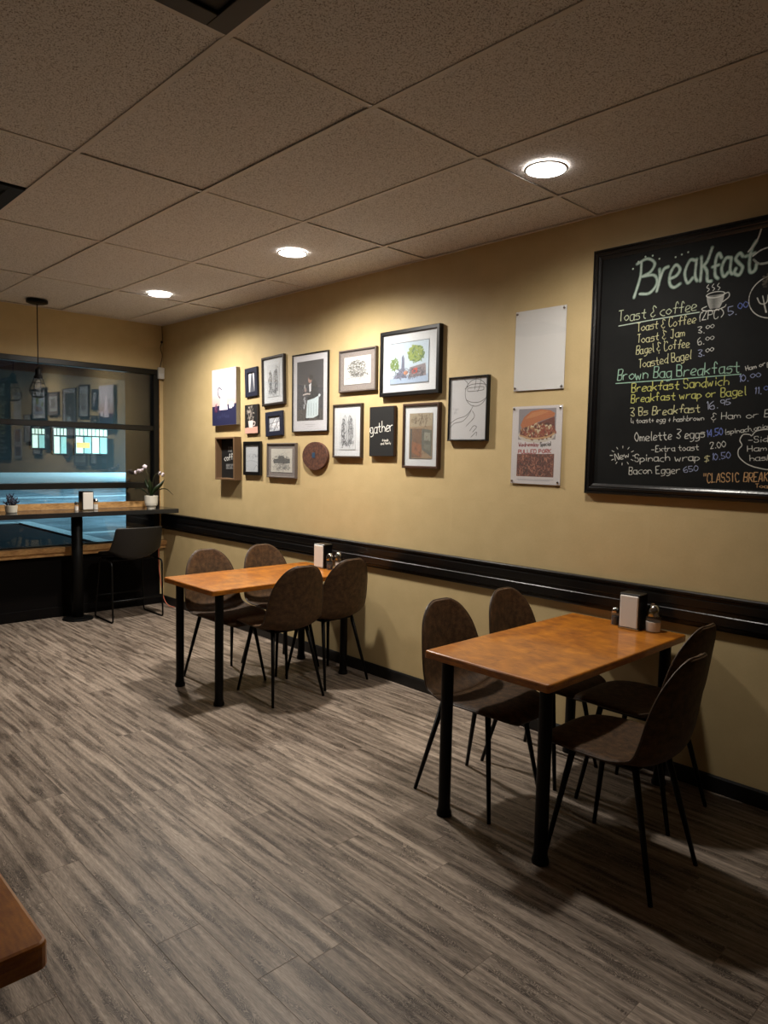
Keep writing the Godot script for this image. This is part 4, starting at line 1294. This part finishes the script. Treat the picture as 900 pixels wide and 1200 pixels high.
func pork_poster() -> Image:
	var a := new_image(268, 356, Color(0.845, 0.825, 0.825))
	# upper photograph: a filled bun on a plate
	fill(a, [0.13, 0.035, 0.88, 0.035, 0.88, 0.43, 0.13, 0.43], Color(0.55, 0.53, 0.55))
	oval(a, 0.50, 0.37, 0.37, 0.10, Color(0.80, 0.77, 0.72))
	fill(a, [0.17, 0.30, 0.85, 0.14, 0.87, 0.32, 0.80, 0.40, 0.30, 0.42, 0.16, 0.37], Color(0.42, 0.18, 0.10))
	for q in [[Color(0.30, 0.11, 0.06), 60], [Color(0.70, 0.50, 0.30), 40], [Color(0.84, 0.80, 0.66), 34], [Color(0.56, 0.22, 0.12), 40]]:
		scribble(a, 0.53, 0.31, 0.33, 0.09, q[1], q[0], 3.0, 0.9, 0.05)
	fill(a, [0.17, 0.24, 0.24, 0.14, 0.38, 0.065, 0.58, 0.045, 0.76, 0.06, 0.86, 0.10, 0.84, 0.14, 0.60, 0.19, 0.36, 0.25, 0.20, 0.285], Color(0.72, 0.42, 0.22))
	fill(a, [0.26, 0.16, 0.40, 0.085, 0.60, 0.06, 0.74, 0.075, 0.60, 0.11, 0.40, 0.15], Color(0.80, 0.55, 0.33), 0.7)
	line(a, [0.17, 0.375, 0.4, 0.415, 0.7, 0.40, 0.86, 0.35], 4.0, Color(0.78, 0.62, 0.44))
	letters(a, "Wednesday", Vector2(40, 184), Vector2(152, 182), 17, 1.7, Color(0.50, 0.16, 0.20), 0.03)
	letters(a, "Special", Vector2(158, 183), Vector2(216, 179), 17, 1.6, Color(0.12, 0.11, 0.12), 0.03)
	letters(a, "PULLED PORK", Vector2(38, 217), Vector2(220, 213), 17, 1.9, Color(0.62, 0.22, 0.22), 0.02, false)
	fill(a, [0.12, 0.615, 0.87, 0.61, 0.87, 0.905, 0.12, 0.905], Color(0.40, 0.19, 0.13))
	var st := [Color(0.22, 0.09, 0.07), Color(0.58, 0.33, 0.24), Color(0.74, 0.50, 0.38), Color(0.33, 0.13, 0.10)]
	for k in 420:
		var x := rng.randf_range(0.14, 0.85)
		var y := rng.randf_range(0.63, 0.89)
		var d := Vector2.from_angle(rng.randf() * TAU) * 0.035
		line(a, [x, y, clampf(x + d.x, 0.125, 0.865), clampf(y + d.y, 0.618, 0.90)], 1.6, st[k % 4], 0.85)
	line(a, [0.13, 0.945, 0.87, 0.94], 0.7, Color(0.5, 0.5, 0.55)); line(a, [0.16, 0.96, 0.80, 0.955], 0.7, Color(0.6, 0.6, 0.64))
	return a

# ------------------------------------------------------------------ chalkboard
const BX := 4.888
const BY := 2.594
const BW := 1.70
const BH := 1.156
const PPM := 1180.0

func bp(x: float, y: float) -> Vector2:   # wall metres to board pixels
	return Vector2((x - BX) * PPM, (BY - y) * PPM)

func chalk(im: Image, text: String, x0: float, x1: float, y: float, cap: float, c: Color, r := 2.7, rise := 0.0) -> void:
	letters(im, text, bp(x0, y), bp(x1, y + rise), cap * 0.88 * PPM, r * 0.94, c, 0.05, true, 0.5)

func rule(im: Image, pts: Array, r: float, c: Color, soft := true) -> void:   # wall metres
	var px := []
	for i in range(0, pts.size(), 2):
		px.append(bp(pts[i], pts[i + 1]))
	stroke(im, smooth_path(px, 6) if soft and px.size() > 2 else px, r, c, 0.9, 0.4)

func chalkboard() -> void:
	var iw := int(BW * PPM)
	var ih := int(BH * PPM)
	var im := blended(Color(0.055, 0.060, 0.060), Color(0.088, 0.092, 0.090), [[noise(0.004, iw, ih, 91), 1.2], [noise(0.03, iw, ih, 92), 0.5], [noise(0.5, iw, ih, 93, 1), 0.3]], iw, ih, 1.6)
	var white := Color(0.78, 0.78, 0.75)
	var cream := Color(0.76, 0.75, 0.58)
	var yellow := Color(0.74, 0.74, 0.42)
	var green := Color(0.58, 0.72, 0.64)
	var blue := Color(0.40, 0.46, 0.72)
	var orange := Color(0.76, 0.60, 0.42)
	var pale := Color(0.70, 0.76, 0.70)
	# title in fat chalk with a soft green shade behind
	var title := [[5.075, 2.388, 0.118, 0.165, [[0.20, 0.95, 0.17, 0.5, -0.08, -0.10], [0.0, 0.92, 0.45, 1.02, 0.78, 0.85, 0.62, 0.62, 0.25, 0.52], [0.25, 0.52, 0.78, 0.5, 0.92, 0.25, 0.62, 0.0, 0.15, 0.02]]],
		[5.183, 2.390, 0.052, 0.105, [[0.20, 1.0, 0.25, 0.5, 0.0, -0.05], [0.25, 0.5, 0.6, 0.95, 1.1, 1.05]]],
		[5.242, 2.396, 0.062, 0.105, [[0.10, 0.42, 0.6, 0.52, 0.85, 0.78, 0.5, 1.0, 0.1, 0.65, 0.1, 0.2, 0.45, 0.0, 1.0, 0.15]]],
		[5.316, 2.405, 0.062, 0.105, [[0.85, 0.95, 0.4, 1.0, 0.05, 0.5, 0.3, 0.02, 0.75, 0.25], [0.9, 1.0, 0.85, 0.3, 1.05, 0.0]]],
		[5.388, 2.400, 0.056, 0.150, [[0.10, 0.78, 0.15, 0.4, 0.10, 0.0], [0.95, 1.0, 0.6, 0.62, 0.18, 0.45], [0.35, 0.48, 0.62, 0.30, 0.7, 0.02, 1.05, -0.02]]],
		[5.446, 2.402, 0.036, 0.118, [[1.1, 0.80, 0.75, 0.98, 0.4, 0.75, 0.40, 0.2, 0.85, 0.0], [0.0, 0.50, 0.95, 0.55]]],
		[5.486, 2.408, 0.048, 0.082, [[0.85, 0.98, 0.4, 1.0, 0.05, 0.5, 0.3, 0.02, 0.75, 0.25], [0.9, 1.0, 0.85, 0.3, 1.1, 0.05]]],
		[5.542, 2.406, 0.042, 0.095, [[0.9, 0.82, 0.55, 1.0, 0.15, 0.78, 0.5, 0.55, 0.9, 0.32, 0.6, 0.0, 0.1, 0.12, 0.25, 0.35]]],
		[5.594, 2.408, 0.046, 0.135, [[0.85, 1.0, 0.45, 0.75, 0.30, 0.35, 0.42, 0.02, 0.85, 0.05, 0.98, 0.28], [-0.1, 0.55, 0.9, 0.62]]]]
	for pass_ in 2:
		for g in title:
			for s in g[4]:
				var pts := []
				for k in range(0, s.size(), 2):
					pts.append(bp(g[0] + s[k] * g[2], g[1] + s[k + 1] * g[3]))
				stroke(im, smooth_path(pts, 8), 11.0 if pass_ == 0 else 6.5, Color(0.44, 0.54, 0.48) if pass_ == 0 else Color(0.70, 0.75, 0.71), 0.75, 0.5)
	for d in [[5.055, 2.520], [5.082, 2.550], [5.118, 2.568], [5.155, 2.566], [5.19, 2.545], [5.27, 2.538], [5.30, 2.545], [5.33, 2.55]]:
		var p := bp(d[0], d[1])
		dot(im, p.x, p.y, 5.5, pale)
	# spoon crossing the last letter and the swirl right of it
	rule(im, [5.600, 2.50, 5.635, 2.545, 5.650, 2.59], 4.5, white)
	rule(im, [5.62, 2.478, 5.66, 2.500, 5.72, 2.503, 5.90, 2.49], 4.0, white)
	rule(im, [5.625, 2.462, 5.65, 2.440, 5.69, 2.440, 5.705, 2.455], 6.5, Color(0.6, 0.62, 0.58))
	# lines of the menu
	chalk(im, "Toast & coffee", 4.990, 5.391, 2.268, 0.060, Color(0.70, 0.73, 0.62), 3.0, 0.004)
	rule(im, [4.992, 2.246, 5.19, 2.256, 5.400, 2.263], 3.2, pale)
	chalk(im, "Toast & Coffee", 5.093, 5.388, 2.207, 0.048, cream, 2.8, 0.008)
	chalk(im, "(2PC)", 5.398, 5.520, 2.222, 0.046, white, 2.8, 0.004)
	chalk(im, "5.", 5.530, 5.572, 2.229, 0.042, blue.lerp(white, 0.5), 2.6, 0.006)
	chalk(im, "00", 5.573, 5.620, 2.252, 0.030, blue, 2.8, 0.008)
	chalk(im, "Toast & Jam", 5.096, 5.340, 2.150, 0.046, cream, 2.7, 0.010)
	chalk(im, "3.", 5.397, 5.432, 2.164, 0.034, white, 2.6, 0.003)
	chalk(im, "00", 5.434, 5.474, 2.181, 0.018, white, 2.4, 0.004)
	chalk(im, "Bagel & Coffee", 5.093, 5.366, 2.093, 0.048, cream, 2.7, 0.014)
	chalk(im, "6.", 5.400, 5.434, 2.112, 0.036, white, 2.6, 0.003)
	chalk(im, "00", 5.436, 5.476, 2.128, 0.018, white, 2.4, 0.004)
	chalk(im, "Toasted Bagel", 5.110, 5.376, 2.027, 0.048, cream, 2.7, 0.022)
	chalk(im, "3.", 5.404, 5.437, 2.056, 0.036, blue.lerp(white, 0.5), 2.6, 0.004)
	chalk(im, "00", 5.438, 5.478, 2.074, 0.018, white, 2.4, 0.004)
	chalk(im, "Brown Bag Breakfast", 4.997, 5.600, 1.972, 0.062, green, 3.2, 0.0)
	rule(im, [4.99, 1.956, 5.30, 1.958, 5.602, 1.962], 3.0, green)
	chalk(im, "Ham or", 5.622, 5.705, 1.974, 0.024, white, 2.3, 0.020)
	chalk(im, "Bacon", 5.708, 5.80, 1.984, 0.024, white, 2.3, 0.010)
	chalk(im, "Breakfast Sandwich", 5.078, 5.556, 1.907, 0.050, yellow, 3.0, 0.010)
	chalk(im, "10.", 5.592, 5.640, 1.926, 0.034, blue.lerp(white, 0.35), 2.6, 0.005)
	chalk(im, "00", 5.642, 5.690, 1.942, 0.020, blue.lerp(white, 0.4), 2.4, 0.004)
	chalk(im, "Breakfast wrap or Bagel", 5.078, 5.632, 1.856, 0.046, yellow, 2.9, 0.012)
	chalk(im, "11.", 5.660, 5.698, 1.868, 0.032, blue.lerp(white, 0.4), 2.6, 0.003)
	chalk(im, "00", 5.702, 5.745, 1.884, 0.020, blue, 2.4, 0.003)
	chalk(im, "3 Bs Breakfast", 5.079, 5.432, 1.787, 0.046, cream, 2.9, 0.010)
	chalk(im, "16.", 5.456, 5.515, 1.808, 0.040, blue.lerp(white, 0.6), 2.7, 0.005)
	chalk(im, "95", 5.518, 5.566, 1.824, 0.028, blue.lerp(white, 0.6), 2.5, 0.004)
	chalk(im, "> toast+ egg + hashbrown", 5.084, 5.450, 1.752, 0.028, white, 2.1, 0.006)
	chalk(im, "& Ham or Bacon", 5.480, 5.85, 1.760, 0.036, white, 2.2, 0.008)
	chalk(im, "Omelette 3 eggs", 5.110, 5.460, 1.661, 0.050, white, 2.8, 0.018)
	chalk(im, "14.50", 5.464, 5.540, 1.678, 0.036, blue, 3.0, 0.014)
	chalk(im, "(spinach,onion", 5.547, 5.745, 1.690, 0.028, white, 2.2, 0.028)
	chalk(im, "-Extra toast", 5.198, 5.434, 1.608, 0.034, white, 2.4, 0.011)
	chalk(im, "2.00", 5.484, 5.557, 1.624, 0.032, white, 2.4, 0.010)
	chalk(im, "New", 5.007, 5.090, 1.561, 0.040, white, 2.6, 0.022)
	for k in 12:
		var a := TAU * k / 12
		rule(im, [5.045 + cos(a) * 0.055, 1.588 + sin(a) * 0.038, 5.045 + cos(a) * 0.070, 1.588 + sin(a) * 0.050], 2.4, white)
	chalk(im, "Spinach wrap", 5.112, 5.442, 1.559, 0.042, white, 2.7, 0.010)
	chalk(im, "$", 5.458, 5.486, 1.566, 0.034, cream, 2.3)
	chalk(im, "10.50", 5.492, 5.580, 1.572, 0.034, blue.lerp(white, 0.3), 2.5, 0.010)
	chalk(im, "Bacon Egger", 5.084, 5.354, 1.494, 0.042, white, 2.6, 0.014)
	chalk(im, "650", 5.366, 5.438, 1.511, 0.030, blue.lerp(white, 0.5), 2.5, 0.012)
	chalk(im, "\"CLASSIC BREAKFAST\"", 5.456, 5.85, 1.468, 0.046, orange, 2.9, 0.020)
	chalk(im, "Toast", 5.690, 5.78, 1.452, 0.020, orange, 2.2, 0.004)
	# cloud round the sides
	rule(im, [5.68, 1.545, 5.645, 1.560, 5.612, 1.590, 5.608, 1.620, 5.622, 1.642, 5.612, 1.665, 5.625, 1.690, 5.652, 1.690, 5.662, 1.685, 5.68, 1.705, 5.73, 1.712, 5.78, 1.700, 5.83, 1.685, 5.86, 1.64, 5.85, 1.59, 5.80, 1.55, 5.74, 1.535, 5.68, 1.545], 3.0, white)
	chalk(im, "-Side", 5.648, 5.76, 1.655, 0.030, white, 2.4, 0.004)
	chalk(im, "Ham", 5.648, 5.735, 1.613, 0.030, white, 2.4, 0.006)
	chalk(im, "hash", 5.660, 5.755, 1.572, 0.030, white, 2.4, 0.004)
	# plate with a fork and a napkin
	var ring := []
	for k in 33:
		ring += [5.715 + cos(TAU * k / 32) * 0.100, 2.290 + sin(TAU * k / 32) * 0.092]
	rule(im, ring, 3.0, white)
	for k in 60:
		var p := bp(5.668 + rng.randf() * 0.06, 2.335 + rng.randf() * 0.055)
		dot(im, p.x, p.y, 6.0, Color(0.40, 0.38, 0.33), 0.5)
	rule(im, [5.690, 2.225, 5.680, 2.262], 4.2, white)
	rule(im, [5.650, 2.292, 5.662, 2.268, 5.680, 2.262, 5.692, 2.272, 5.694, 2.300], 3.6, white)
	rule(im, [5.672, 2.298, 5.680, 2.264], 3.0, white)
	# cup, saucer and steam
	var s1 := bp(5.468, 2.300)
	for j in range(int(-0.032 * PPM), int(0.030 * PPM)):
		var f := (j / PPM + 0.032) / 0.062
		var hw := lerpf(0.040, 0.022, f * f) * PPM
		for i in range(int(-hw), int(hw)):
			var k := clampf(0.55 + 0.5 * absf(i / hw + 0.15) + rng.randf_range(-0.2, 0.2), 0.0, 1.0)
			im.set_pixel(int(s1.x) + i, int(s1.y) + j, im.get_pixel(int(s1.x) + i, int(s1.y) + j).lerp(white, k * 0.85))
	var rim := []
	for k in 25:
		rim += [5.468 + cos(TAU * k / 24) * 0.041, 2.333 + sin(TAU * k / 24) * 0.013]
	rule(im, rim, 2.6, white)
	rule(im, [5.505, 2.330, 5.525, 2.335, 5.528, 2.315, 5.500, 2.295], 3.0, white)
	rule(im, [5.430, 2.285, 5.408, 2.276, 5.425, 2.265, 5.470, 2.262, 5.510, 2.272, 5.518, 2.284], 3.0, white)
	for k in 3:
		var x := 5.430 + k * 0.024
		rule(im, [x, 2.352, x + 0.008, 2.362, x - 0.004, 2.372, x + 0.004, 2.384], 2.4, white)
	var w := BW + 0.104
	var h := BH + 0.104
	var t := thing("chalkboard", "large black chalkboard with a handwritten breakfast menu in a moulded frame", "chalkboard", Vector3(BX + BW / 2, BY - BH / 2, 0.001))
	put("frame", ring_frame(w, h, [Vector2(0, 0), Vector2(0, 0.018), Vector2(0.004, 0.024), Vector2(0.012, 0.026), Vector2(0.015, 0.022), Vector2(0.018, 0.026), Vector2(0.032, 0.030), Vector2(0.036, 0.025), Vector2(0.040, 0.027), Vector2(0.048, 0.022), Vector2(0.054, 0.016), Vector2(0.054, 0.010)]), M.rail, t)
	var st := begin()
	box(st, Vector3(0, 0, 0.006), Vector3(BW + 0.02, BH + 0.02, 0.010))
	put("backing", done(st), M.base, t)
	var bm := printed(im, 0.7)
	bm.metallic_specular = 0.3
	put("writing_surface", panel_mesh(BW, BH), bm, t, Vector3(0, 0, 0.0150))
